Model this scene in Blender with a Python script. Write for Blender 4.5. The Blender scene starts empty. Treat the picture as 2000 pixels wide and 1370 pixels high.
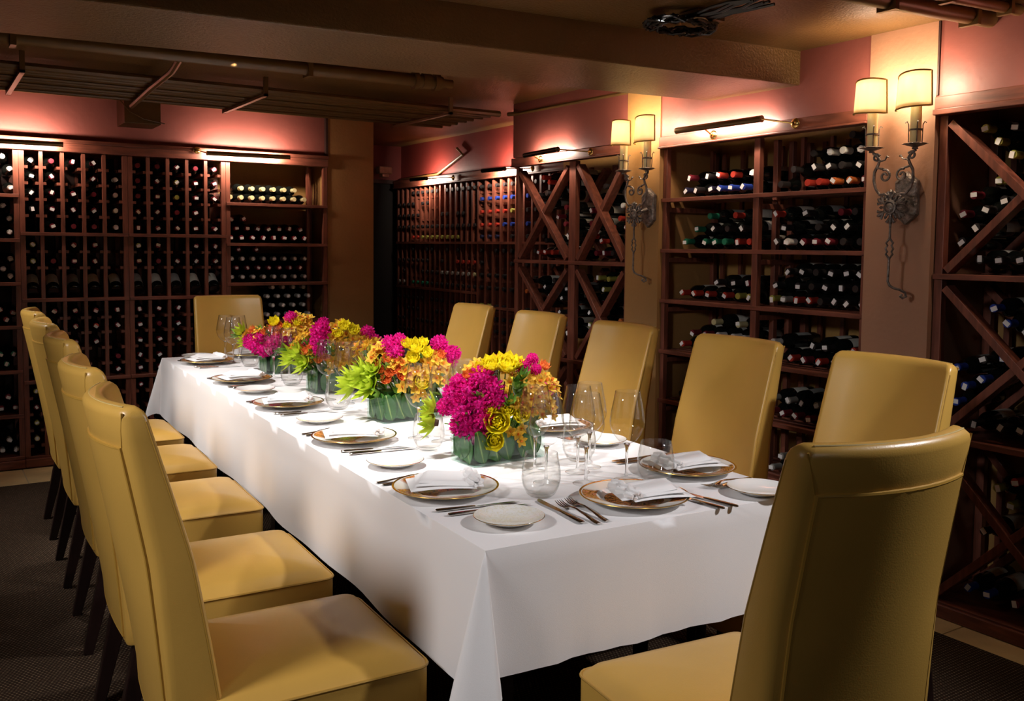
import bpy, bmesh, math, random
from mathutils import Vector, Matrix
R = math.radians
PI = math.pi
rnd = random.Random(7)
scene = bpy.context.scene
col = scene.collection

# ------------------------------------------------------------------ camera
F, CYP, YAW, PITCH, ROLL = 1808.05, 599.53, 0.572087448, 0.0646327873, -0.00965059265
def camera():
    cy, sy, cp, sp, cr, sr = math.cos(YAW), math.sin(YAW), math.cos(PITCH), math.sin(PITCH), math.cos(ROLL), math.sin(ROLL)
    fwd = Vector((sy*cp, cy*cp, -sp)); right = Vector((cy, -sy, 0)); down = fwd.cross(right)
    r2 = right*cr + down*sr; d2 = down*cr - right*sr
    m = Matrix((r2, -d2, -fwd)).transposed().to_4x4(); m.translation = (0, 0, 1.46)
    cd = bpy.data.cameras.new('camera'); co = bpy.data.objects.new('camera', cd); col.objects.link(co)
    cd.sensor_width = 36; cd.lens = F/2000*36; cd.shift_y = -(685-CYP)/2000; cd.clip_start = .05
    co.matrix_world = m; scene.camera = co
camera()

# ------------------------------------------------------------------ materials
def new_mat(name):
    m = bpy.data.materials.new(name); m.use_nodes = True
    nt = m.node_tree; b = nt.nodes['Principled BSDF']; return m, nt, b
def N(nt, t, **k):
    n = nt.nodes.new(t)
    for a, v in k.items(): setattr(n, a, v)
    return n
def coords(nt, scale=(1, 1, 1), kind='Object'):
    tc = N(nt, 'ShaderNodeTexCoord'); mp = N(nt, 'ShaderNodeMapping'); mp.inputs['Scale'].default_value = scale
    nt.links.new(tc.outputs[kind], mp.inputs[0]); return mp.outputs[0]
def ramp(nt, fac, stops, interp='LINEAR'):
    r = N(nt, 'ShaderNodeValToRGB'); r.color_ramp.interpolation = interp
    e = r.color_ramp.elements
    while len(e) < len(stops): e.new(.5)
    for i, (p, c) in enumerate(stops): e[i].position = p; e[i].color = (*c, 1)
    nt.links.new(fac, r.inputs[0]); return r.outputs[0]
def mat(name, c, rough=.5, metal=0, var=0, scale=8, stretch=(1, 1, 1), bump=0, bscale=60, spec=.5, coat=0, **kw):
    m, nt, b = new_mat(name)
    b.inputs['Base Color'].default_value = (*c, 1); b.inputs['Roughness'].default_value = rough
    b.inputs['Metallic'].default_value = metal; b.inputs['Specular IOR Level'].default_value = spec
    b.inputs['Coat Weight'].default_value = coat
    if var:
        n = N(nt, 'ShaderNodeTexNoise'); n.inputs['Scale'].default_value = scale; n.inputs['Detail'].default_value = 5
        nt.links.new(coords(nt, stretch), n.inputs['Vector'])
        d = tuple(x*(1-var) for x in c); l = tuple(min(1, x*(1+var)) for x in c)
        nt.links.new(ramp(nt, n.outputs[0], [(.3, d), (.7, l)]), b.inputs['Base Color'])
    if bump:
        n2 = N(nt, 'ShaderNodeTexNoise'); n2.inputs['Scale'].default_value = bscale; n2.inputs['Detail'].default_value = 4
        nt.links.new(coords(nt), n2.inputs['Vector'])
        bp = N(nt, 'ShaderNodeBump'); bp.inputs['Strength'].default_value = bump; bp.inputs['Distance'].default_value = .01
        nt.links.new(n2.outputs[0], bp.inputs['Height']); nt.links.new(bp.outputs[0], b.inputs['Normal'])
    for k, v in kw.items(): b.inputs[k.replace('_', ' ')].default_value = v
    return m
M = {}
M['wood'] = mat('redwood', (.175, .052, .030), .42, var=.38, scale=6, stretch=(9, 9, 1.2))
M['woodx'] = mat('redwood_along_x', (.175, .052, .030), .42, var=.38, scale=6, stretch=(1.2, 9, 9))
M['woody'] = mat('redwood_along_y', (.175, .052, .030), .42, var=.38, scale=6, stretch=(9, 1.2, 9))
M['wooddark'] = mat('dark_wood', (.035, .012, .008), .6, var=.3, scale=5)  # wood that is dark in itself, for rack backs and trims
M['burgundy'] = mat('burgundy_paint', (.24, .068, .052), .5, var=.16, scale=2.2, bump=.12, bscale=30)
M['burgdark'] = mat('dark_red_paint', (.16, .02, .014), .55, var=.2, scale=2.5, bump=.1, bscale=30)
M['ochre'] = mat('ochre_paint', (.36, .185, .06), .55, var=.1, scale=2, bump=.15, bscale=50)
M['terracotta'] = mat('terracotta_paint', (.40, .20, .115), .5, var=.1, scale=2, bump=.15, bscale=50)
M['mustard'] = mat('mustard_plaster', (.40, .22, .06), .6, var=.15, scale=3, bump=.1)
M['ceiling'] = mat('brown_ceiling_paint', (.145, .072, .020), .42, var=.15, scale=2.5, bump=.5, bscale=90)
M['pipe'] = mat('painted_pipe', (.13, .066, .018), .4, var=.15, scale=10)
M['openingdark'] = mat('unlit_opening_black', (.008, .005, .004), .7)  # darkness of the open doorway, put into a colour
M['tile'] = mat('sandstone', (.62, .43, .20), .45, var=.16, scale=5, bump=.1, bscale=25)
M['grout'] = mat('grout', (.50, .40, .26), .8)
M['leather'] = mat('mustard_leather', (.56, .325, .068), .34, var=.06, scale=4, bump=.05, bscale=320, spec=.5)
M['welt'] = mat('leather_welt', (.42, .235, .04), .38)
M['stitch'] = mat('stitch_thread', (.50, .36, .12), .6)
M['leg'] = mat('dark_mahogany_leg', (.014, .006, .005), .3, var=.3, scale=8, stretch=(6, 6, 1))
M['linen'] = mat('white_linen', (.86, .84, .84), .85, bump=.06, bscale=500, spec=.2, Sheen_Weight=.15)
M['napkin'] = mat('white_napkin_linen', (.88, .87, .87), .85, bump=.1, bscale=400, spec=.2)
M['china'] = mat('white_china', (.84, .83, .80), .12, coat=.3)
M['gold'] = mat('gilt', (.80, .52, .13), .22, 1)
M['steel'] = mat('silver_steel', (.62, .58, .53), .14, 1)
M['brass'] = mat('polished_brass', (.75, .50, .16), .22, 1)
M['brassdark'] = mat('dark_brass_tube', (.26, .17, .075), .35, .8)
M['blackmetal'] = mat('black_metal', (.02, .018, .016), .35, .4)
M['iron'] = mat('wrought_iron', (.20, .165, .145), .38, .6, var=.5, scale=40, bump=.5, bscale=120)
M['candle'] = mat('ivory_candle_sleeve', (.78, .68, .36), .5, var=.1, scale=12, Subsurface_Weight=.2)
M['trim'] = mat('shade_braid', (.45, .27, .06), .6)
M['bottle'] = mat('dark_bottle_glass', (.006, .007, .006), .07, spec=.6)
M['paper'] = mat('cream_label_paper', (.78, .74, .64), .6, var=.12, scale=30)
M['greypaper'] = mat('grey_label_paper', (.40, .40, .37), .6, var=.2, scale=30)
M['tag'] = mat('white_price_tag', (.92, .90, .88), .5)
FOIL = {'K': (.035, .030, .030), 'N': (.03, .03, .07), 'B': (.03, .07, .42), 'R': (.55, .05, .03), 'M': (.22, .02, .035), 'G': (.02, .22, .12),
        'W': (.80, .78, .74), 'Y': (.42, .40, .08), 'O': (.66, .17, .04), 'C': (.72, .65, .34), 'S': (.40, .38, .34)}
FNAME = {'K': 'black', 'N': 'navy', 'B': 'blue', 'R': 'red', 'M': 'maroon', 'G': 'green', 'W': 'white', 'Y': 'olive', 'O': 'orange', 'C': 'cream', 'S': 'silver'}
for k, c in FOIL.items(): M['foil'+k] = mat('foil_'+FNAME[k], c, .38, .35)
def petal_mat(name, c, var=.2, scale=50, tr=.4, rough=.55):
    m = bpy.data.materials.new(name); m.use_nodes = True; nt = m.node_tree; b = nt.nodes['Principled BSDF']; out = [n for n in nt.nodes if n.type == 'OUTPUT_MATERIAL'][0]
    n = N(nt, 'ShaderNodeTexNoise'); n.inputs['Scale'].default_value = scale; nt.links.new(coords(nt), n.inputs['Vector'])
    k = ramp(nt, n.outputs[0], [(.3, tuple(x*(1-var) for x in c)), (.7, tuple(min(1, x*(1+var)) for x in c))])
    t = N(nt, 'ShaderNodeBsdfTranslucent'); mx = N(nt, 'ShaderNodeMixShader'); mx.inputs[0].default_value = tr
    nt.links.new(k, b.inputs['Base Color']); nt.links.new(k, t.inputs[0]); b.inputs['Roughness'].default_value = rough; b.inputs['Specular IOR Level'].default_value = .25
    nt.links.new(b.outputs[0], mx.inputs[1]); nt.links.new(t.outputs[0], mx.inputs[2]); nt.links.new(mx.outputs[0], out.inputs[0]); return m
M['magenta'] = petal_mat('magenta_petal', (.86, .02, .34), .3, 3)
M['yellow'] = petal_mat('yellow_petal', (1.0, .84, .03), .08, 2, .3)
M['orange'] = petal_mat('orange_petal', (1.0, .27, .07), .2, 2)
M['orchid'] = petal_mat('golden_orchid_petal', (.92, .50, .05), .35, 3)
M['orchid_lip'] = petal_mat('orange_orchid_lip', (.75, .24, .04), .2, 3)
M['bud'] = petal_mat('pale_green_bud', (.72, .70, .14), .2, 2)
M['lime'] = petal_mat('lime_bract', (.52, .66, .04), .2, 2)
M['cone'] = mat('brown_flower_cone', (.10, .045, .02), .7, bump=.5, bscale=200)
M['midgreen'] = mat('mid_green_leaf', (.13, .26, .03), .4, var=.3, scale=20)
def leaf_mat():
    m, nt, b = new_mat('dark_green_leaf')
    tc = N(nt, 'ShaderNodeTexCoord'); sx = N(nt, 'ShaderNodeSeparateXYZ'); nt.links.new(tc.outputs['UV'], sx.inputs[0])
    a = N(nt, 'ShaderNodeMath', operation='SUBTRACT'); nt.links.new(sx.outputs[0], a.inputs[0]); a.inputs[1].default_value = .5
    c = N(nt, 'ShaderNodeMath', operation='ABSOLUTE'); nt.links.new(a.outputs[0], c.inputs[0])
    w = N(nt, 'ShaderNodeTexWave'); w.inputs['Scale'].default_value = 4; w.inputs['Distortion'].default_value = 1
    nt.links.new(coords(nt, (1, 1, 1), 'UV'), w.inputs['Vector'])
    base = ramp(nt, w.outputs[1], [(0, (.018, .085, .010)), (1, (.035, .135, .016))])
    rib = ramp(nt, c.outputs[0], [(0, (.38, .50, .14)), (.07, (0, 0, 0))])
    mx = N(nt, 'ShaderNodeMix', data_type='RGBA', blend_type='LIGHTEN'); mx.inputs[0].default_value = 1
    nt.links.new(base, mx.inputs[6]); nt.links.new(rib, mx.inputs[7]); nt.links.new(mx.outputs[2], b.inputs['Base Color'])
    b.inputs['Roughness'].default_value = .3; return m
M['leaf'] = leaf_mat()
def glass_mat(name, tint, f0=.045, gain=1.0):
    m = bpy.data.materials.new(name); m.use_nodes = True; nt = m.node_tree; nt.nodes.clear()
    out = N(nt, 'ShaderNodeOutputMaterial'); tr = N(nt, 'ShaderNodeBsdfTransparent'); gl = N(nt, 'ShaderNodeBsdfGlossy'); mx = N(nt, 'ShaderNodeMixShader')
    lw = N(nt, 'ShaderNodeLayerWeight'); lw.inputs['Blend'].default_value = .5
    tr.inputs[0].default_value = (*tint, 1); gl.inputs['Roughness'].default_value = .045
    r = ramp(nt, lw.outputs['Facing'], [(0, (f0,)*3), (.5, (f0*2.0*gain,)*3), (.8, (.30*gain,)*3), (1, (1.0*gain,)*3)])
    t = ramp(nt, lw.outputs['Facing'], [(0, tint), (.6, tuple(c*.97 for c in tint)), (.9, tuple(c*.88 for c in tint)), (1, tuple(c*.62 for c in tint))]); nt.links.new(t, tr.inputs[0])
    nt.links.new(r, mx.inputs[0]); nt.links.new(tr.outputs[0], mx.inputs[1]); nt.links.new(gl.outputs[0], mx.inputs[2]); nt.links.new(mx.outputs[0], out.inputs[0])
    return m
M['glass'] = glass_mat('thin_clear_glass', (.985, .985, .98), .04, .9)
M['vaseglass'] = glass_mat('vase_glass', (.93, .98, .96), .035, .45)
def solid_glass():
    m = bpy.data.materials.new('solid_stem_glass'); m.use_nodes = True; nt = m.node_tree; nt.nodes.clear()
    out = N(nt, 'ShaderNodeOutputMaterial'); g = N(nt, 'ShaderNodeBsdfGlass'); g.inputs['IOR'].default_value = 1.5; g.inputs['Roughness'].default_value = .0
    nt.links.new(g.outputs[0], out.inputs[0]); return m
M['stemglass'] = solid_glass()
def emit(name, c, s):
    m = bpy.data.materials.new(name); m.use_nodes = True; nt = m.node_tree; nt.nodes.clear()
    out = N(nt, 'ShaderNodeOutputMaterial'); e = N(nt, 'ShaderNodeEmission'); e.inputs[0].default_value = (*c, 1); e.inputs[1].default_value = s
    nt.links.new(e.outputs[0], out.inputs[0]); return m
M['bulb'] = emit('lit_bulb', (1, .80, .50), 12)
M['ledbulb'] = emit('lit_picture_bulb', (1, .78, .56), 10)
def shade_mat():
    m = bpy.data.materials.new('translucent_parchment'); m.use_nodes = True; nt = m.node_tree; nt.nodes.clear()
    out = N(nt, 'ShaderNodeOutputMaterial'); a = N(nt, 'ShaderNodeBsdfTranslucent'); b = N(nt, 'ShaderNodeBsdfDiffuse'); mx = N(nt, 'ShaderNodeMixShader'); mx.inputs[0].default_value = .2
    n = N(nt, 'ShaderNodeTexNoise'); n.inputs['Scale'].default_value = 14; n.inputs['Detail'].default_value = 4
    nt.links.new(coords(nt, (1, 1, .35)), n.inputs['Vector'])
    c = ramp(nt, n.outputs[0], [(.3, (.90, .82, .62)), (.7, (.98, .94, .80))])
    nt.links.new(c, a.inputs[0]); nt.links.new(c, b.inputs[0]); nt.links.new(a.outputs[0], mx.inputs[1]); nt.links.new(b.outputs[0], mx.inputs[2])
    nt.links.new(mx.outputs[0], out.inputs[0]); return m
M['shade'] = shade_mat()
def carpet_mat():
    m, nt, b = new_mat('woven_brown_carpet')
    br = N(nt, 'ShaderNodeTexBrick'); br.inputs['Scale'].default_value = 1; br.offset = .5
    br.inputs['Brick Width'].default_value = .5; br.inputs['Row Height'].default_value = .5; br.inputs['Mortar Size'].default_value = .17; br.inputs['Mortar Smooth'].default_value = .4
    br.inputs['Color1'].default_value = (.21, .145, .09, 1); br.inputs['Color2'].default_value = (.13, .09, .055, 1); br.inputs['Mortar'].default_value = (.035, .020, .012, 1)
    nt.links.new(coords(nt, (38, 38, 38)), br.inputs['Vector'])
    n = N(nt, 'ShaderNodeTexNoise'); n.inputs['Scale'].default_value = 160; nt.links.new(coords(nt), n.inputs['Vector'])
    mx = N(nt, 'ShaderNodeMix', data_type='RGBA', blend_type='MULTIPLY'); mx.inputs[0].default_value = .6
    nt.links.new(br.outputs[0], mx.inputs[6]); nt.links.new(ramp(nt, n.outputs[0], [(.35, (.35, .35, .35)), (.65, (1, 1, 1))]), mx.inputs[7])
    nt.links.new(mx.outputs[2], b.inputs['Base Color']); b.inputs['Roughness'].default_value = .95; b.inputs['Specular IOR Level'].default_value = .1
    bp = N(nt, 'ShaderNodeBump'); bp.inputs['Strength'].default_value = .6; bp.inputs['Distance'].default_value = .004
    nt.links.new(br.outputs[1], bp.inputs['Height']); bp.invert = True; nt.links.new(bp.outputs[0], b.inputs['Normal']); return m
M['carpet'] = carpet_mat()
def decor_mat():
    # baroque painted border: patches of orange, russet, brown, green over white
    m, nt, b = new_mat('painted_baroque_border')
    n1 = N(nt, 'ShaderNodeTexNoise'); n1.inputs['Scale'].default_value = 34; n1.inputs['Detail'].default_value = 2; n1.inputs['Distortion'].default_value = 2.6
    n2 = N(nt, 'ShaderNodeTexVoronoi'); n2.inputs['Scale'].default_value = 110
    n3 = N(nt, 'ShaderNodeTexNoise'); n3.inputs['Scale'].default_value = 7; n3.inputs['Detail'].default_value = 1
    for n in (n1, n2, n3): nt.links.new(coords(nt), n.inputs['Vector'])
    colr = ramp(nt, n1.outputs[0], [(.34, (.05, .02, .015)), (.40, (.50, .22, .03)), (.45, (.09, .04, .02)), (.49, (.62, .20, .03)), (.53, (.75, .42, .10)), (.57, (.45, .07, .04)), (.62, (.70, .30, .20)), (.68, (.06, .09, .06))])
    fine = ramp(nt, n2.outputs['Distance'], [(.1, (.35, .25, .15)), (.4, (1, 1, 1))])
    mu = N(nt, 'ShaderNodeMix', data_type='RGBA', blend_type='MULTIPLY'); mu.inputs[0].default_value = .8
    nt.links.new(colr, mu.inputs[6]); nt.links.new(fine, mu.inputs[7])
    msk = ramp(nt, n3.outputs[0], [(.52, (1, 1, 1)), (.57, (0, 0, 0))])
    mx = N(nt, 'ShaderNodeMix', data_type='RGBA'); nt.links.new(msk, mx.inputs[0])
    nt.links.new(mu.outputs[2], mx.inputs[7]); mx.inputs[6].default_value = (.82, .80, .74, 1)
    nt.links.new(mx.outputs[2], b.inputs['Base Color']); b.inputs['Roughness'].default_value = .15; return m
M['decor'] = decor_mat()
def scroll_mat():
    m, nt, b = new_mat('white_china_with_pale_scrollwork')
    n1 = N(nt, 'ShaderNodeTexNoise'); n1.inputs['Scale'].default_value = 30; n1.inputs['Distortion'].default_value = 3; nt.links.new(coords(nt), n1.inputs['Vector'])
    nt.links.new(ramp(nt, n1.outputs[0], [(.42, (.84, .82, .77)), (.47, (.76, .72, .58)), (.52, (.84, .83, .80))]), b.inputs['Base Color'])
    b.inputs['Roughness'].default_value = .12; return m
M['scroll'] = scroll_mat()

# ------------------------------------------------------------------ mesh builder
def ident(): return Matrix.Identity(4)
class MB:
    def __init__(s): s.v = []; s.f = []; s.m = []; s.uv = {}
    def add(s, vs, fs, m=0, T=None):
        o = len(s.v)
        s.v += [tuple(T @ Vector(p)) if T is not None else tuple(p) for p in vs]
        s.f += [tuple(o+i for i in f) for f in fs]; s.m += [m]*len(fs); return s
    def box(s, x0, x1, y0, y1, z0, z1, m=0, T=None):
        vs = [(x, y, z) for x in (x0, x1) for y in (y0, y1) for z in (z0, z1)]
        return s.add(vs, [(0, 1, 3, 2), (4, 6, 7, 5), (0, 4, 5, 1), (2, 3, 7, 6), (0, 2, 6, 4), (1, 5, 7, 3)], m, T)
    def bar(s, a, b, w, d, up=(0, 0, 1), m=0, w2=None, d2=None):
        a = Vector(a); b = Vector(b); z = (b-a).normalized(); x = z.cross(Vector(up))
        if x.length < 1e-4: x = z.cross(Vector((1, 0, 0)))
        x.normalize(); y = z.cross(x); w2 = w if w2 is None else w2; d2 = d if d2 is None else d2; vs = []
        for p, ww, dd in ((a, w, d), (b, w2, d2)):
            vs += [p+x*sx*ww/2+y*sy*dd/2 for sx, sy in ((-1, -1), (1, -1), (1, 1), (-1, 1))]
        return s.add(vs, [(3, 2, 1, 0), (4, 5, 6, 7)]+[(i, (i+1) % 4, 4+(i+1) % 4, 4+i) for i in range(4)], m)
    def tube(s, pts, r, n=8, closed=False, m=0, T=None, cap=True):
        pts = [Vector(p) for p in pts]; L = len(pts); rs = r if isinstance(r, (list, tuple)) else [r]*L
        vs = []; prev = None
        for i, p in enumerate(pts):
            a = pts[(i-1) % L] if (closed or i > 0) else pts[0]; b = pts[(i+1) % L] if (closed or i < L-1) else pts[-1]
            t = (b-a).normalized()
            if prev is None:
                x = t.cross(Vector((0, 0, 1)));
                if x.length < .05: x = t.cross(Vector((1, 0, 0)))
            else: x = prev - t*prev.dot(t)
            x.normalize(); prev = x; y = t.cross(x)
            vs += [p+(x*math.cos(2*PI*k/n)+y*math.sin(2*PI*k/n))*rs[i] for k in range(n)]
        fs = []
        for i in range(L if closed else L-1):
            j = (i+1) % L
            fs += [(i*n+k, i*n+(k+1) % n, j*n+(k+1) % n, j*n+k) for k in range(n)]
        if cap and not closed: fs += [tuple(reversed(range(n))), tuple((L-1)*n+k for k in range(n))]
        return s.add(vs, fs, m, T)
    def lathe(s, prof, n=24, m=0, T=None, a0=0, a1=2*PI):
        full = abs(a1-a0-2*PI) < 1e-6; K = n if full else n+1; vs = []
        for r, z in prof:
            vs += [(r*math.cos(a0+(a1-a0)*k/n), r*math.sin(a0+(a1-a0)*k/n), z) for k in range(K)]
        fs = []
        for i in range(len(prof)-1):
            for k in range(n):
                k2 = (k+1) % K
                fs.append((i*K+k, i*K+k2, (i+1)*K+k2, (i+1)*K+k))
        return s.add(vs, fs, m, T)
    def grid(s, fn, nu, nv, m=0, T=None, closeu=False):
        vs = [fn(i/nu if closeu else i/(nu), j/nv) for j in range(nv+1) for i in range(nu if closeu else nu+1)]
        W = nu if closeu else nu+1
        fs = [(j*W+i, j*W+(i+1) % W, (j+1)*W+(i+1) % W, (j+1)*W+i) for j in range(nv) for i in range(nu)]
        return s.add(vs, fs, m, T)
    def mesh(s, name, mats, smooth=True, angle=40):
        me = bpy.data.meshes.new(name); me.from_pydata([tuple(p) for p in s.v], [], s.f)
        for x in (mats if isinstance(mats, (list, tuple)) else [mats]): me.materials.append(M[x])
        if any(s.m): me.polygons.foreach_set('material_index', s.m)
        bm = bmesh.new(); bm.from_mesh(me); bmesh.ops.remove_doubles(bm, verts=bm.verts, dist=1e-6)
        bmesh.ops.recalc_face_normals(bm, faces=bm.faces); bm.to_mesh(me); bm.free()
        if smooth:
            me.polygons.foreach_set('use_smooth', [True]*len(me.polygons))
            try: me.set_sharp_from_angle(angle=R(angle))
            except Exception: pass
        me.update(); return me
    def build(s, name, mats, parent=None, smooth=True, bevel=0, seg=2, **kw):
        return link(name, s.mesh(name, mats, smooth), parent, bevel, seg, **kw)
def link(name, me, parent=None, bevel=0, seg=2, label=None, cat=None, group=None, kind=None, loc=None):
    o = bpy.data.objects.new(name, me); col.objects.link(o)
    if parent is not None: o.parent = parent
    if loc is not None: o.location = loc
    if bevel:
        b = o.modifiers.new('bevel', 'BEVEL'); b.width = bevel; b.segments = seg; b.limit_method = 'ANGLE'
    return tag(o, label, cat, group, kind)
def tag(o, label=None, cat=None, group=None, kind=None):
    if label: o['label'] = label
    if cat: o['category'] = cat
    if group: o['group'] = group
    if kind: o['kind'] = kind
    return o
def empty(name, loc=(0, 0, 0), rz=0, label=None, cat=None, group=None):
    o = bpy.data.objects.new(name, None); col.objects.link(o); o.location = loc; o.rotation_euler = (0, 0, rz); o.empty_display_size = .1
    return tag(o, label, cat, group)
KIDS = {}
def kids(o): return [c for c in bpy.data.objects if c.parent == o]
def copy_tree(o, parent=None, cache={}):
    c = o.copy(); col.objects.link(c)
    if parent is not None: c.parent = parent
    if o.name not in cache: cache[o.name] = kids(o)
    for ch in cache[o.name]: copy_tree(ch, c)
    return c
def struct(name, mb, m, bevel=0, **k): return mb.build(name, m, smooth=False, bevel=bevel, kind='structure', **k)
ORD = ['first', 'second', 'third', 'fourth', 'fifth', 'sixth', 'seventh', 'eighth', 'ninth', 'tenth', 'eleventh', 'twelfth', 'thirteenth', 'fourteenth', 'fifteenth', 'sixteenth', 'seventeenth', 'eighteenth']
def RX(a): return Matrix.Rotation(a, 4, 'X')
def RY(a): return Matrix.Rotation(a, 4, 'Y')
def RZ(a): return Matrix.Rotation(a, 4, 'Z')
def TR(*p): return Matrix.Translation(Vector(p))

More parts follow.
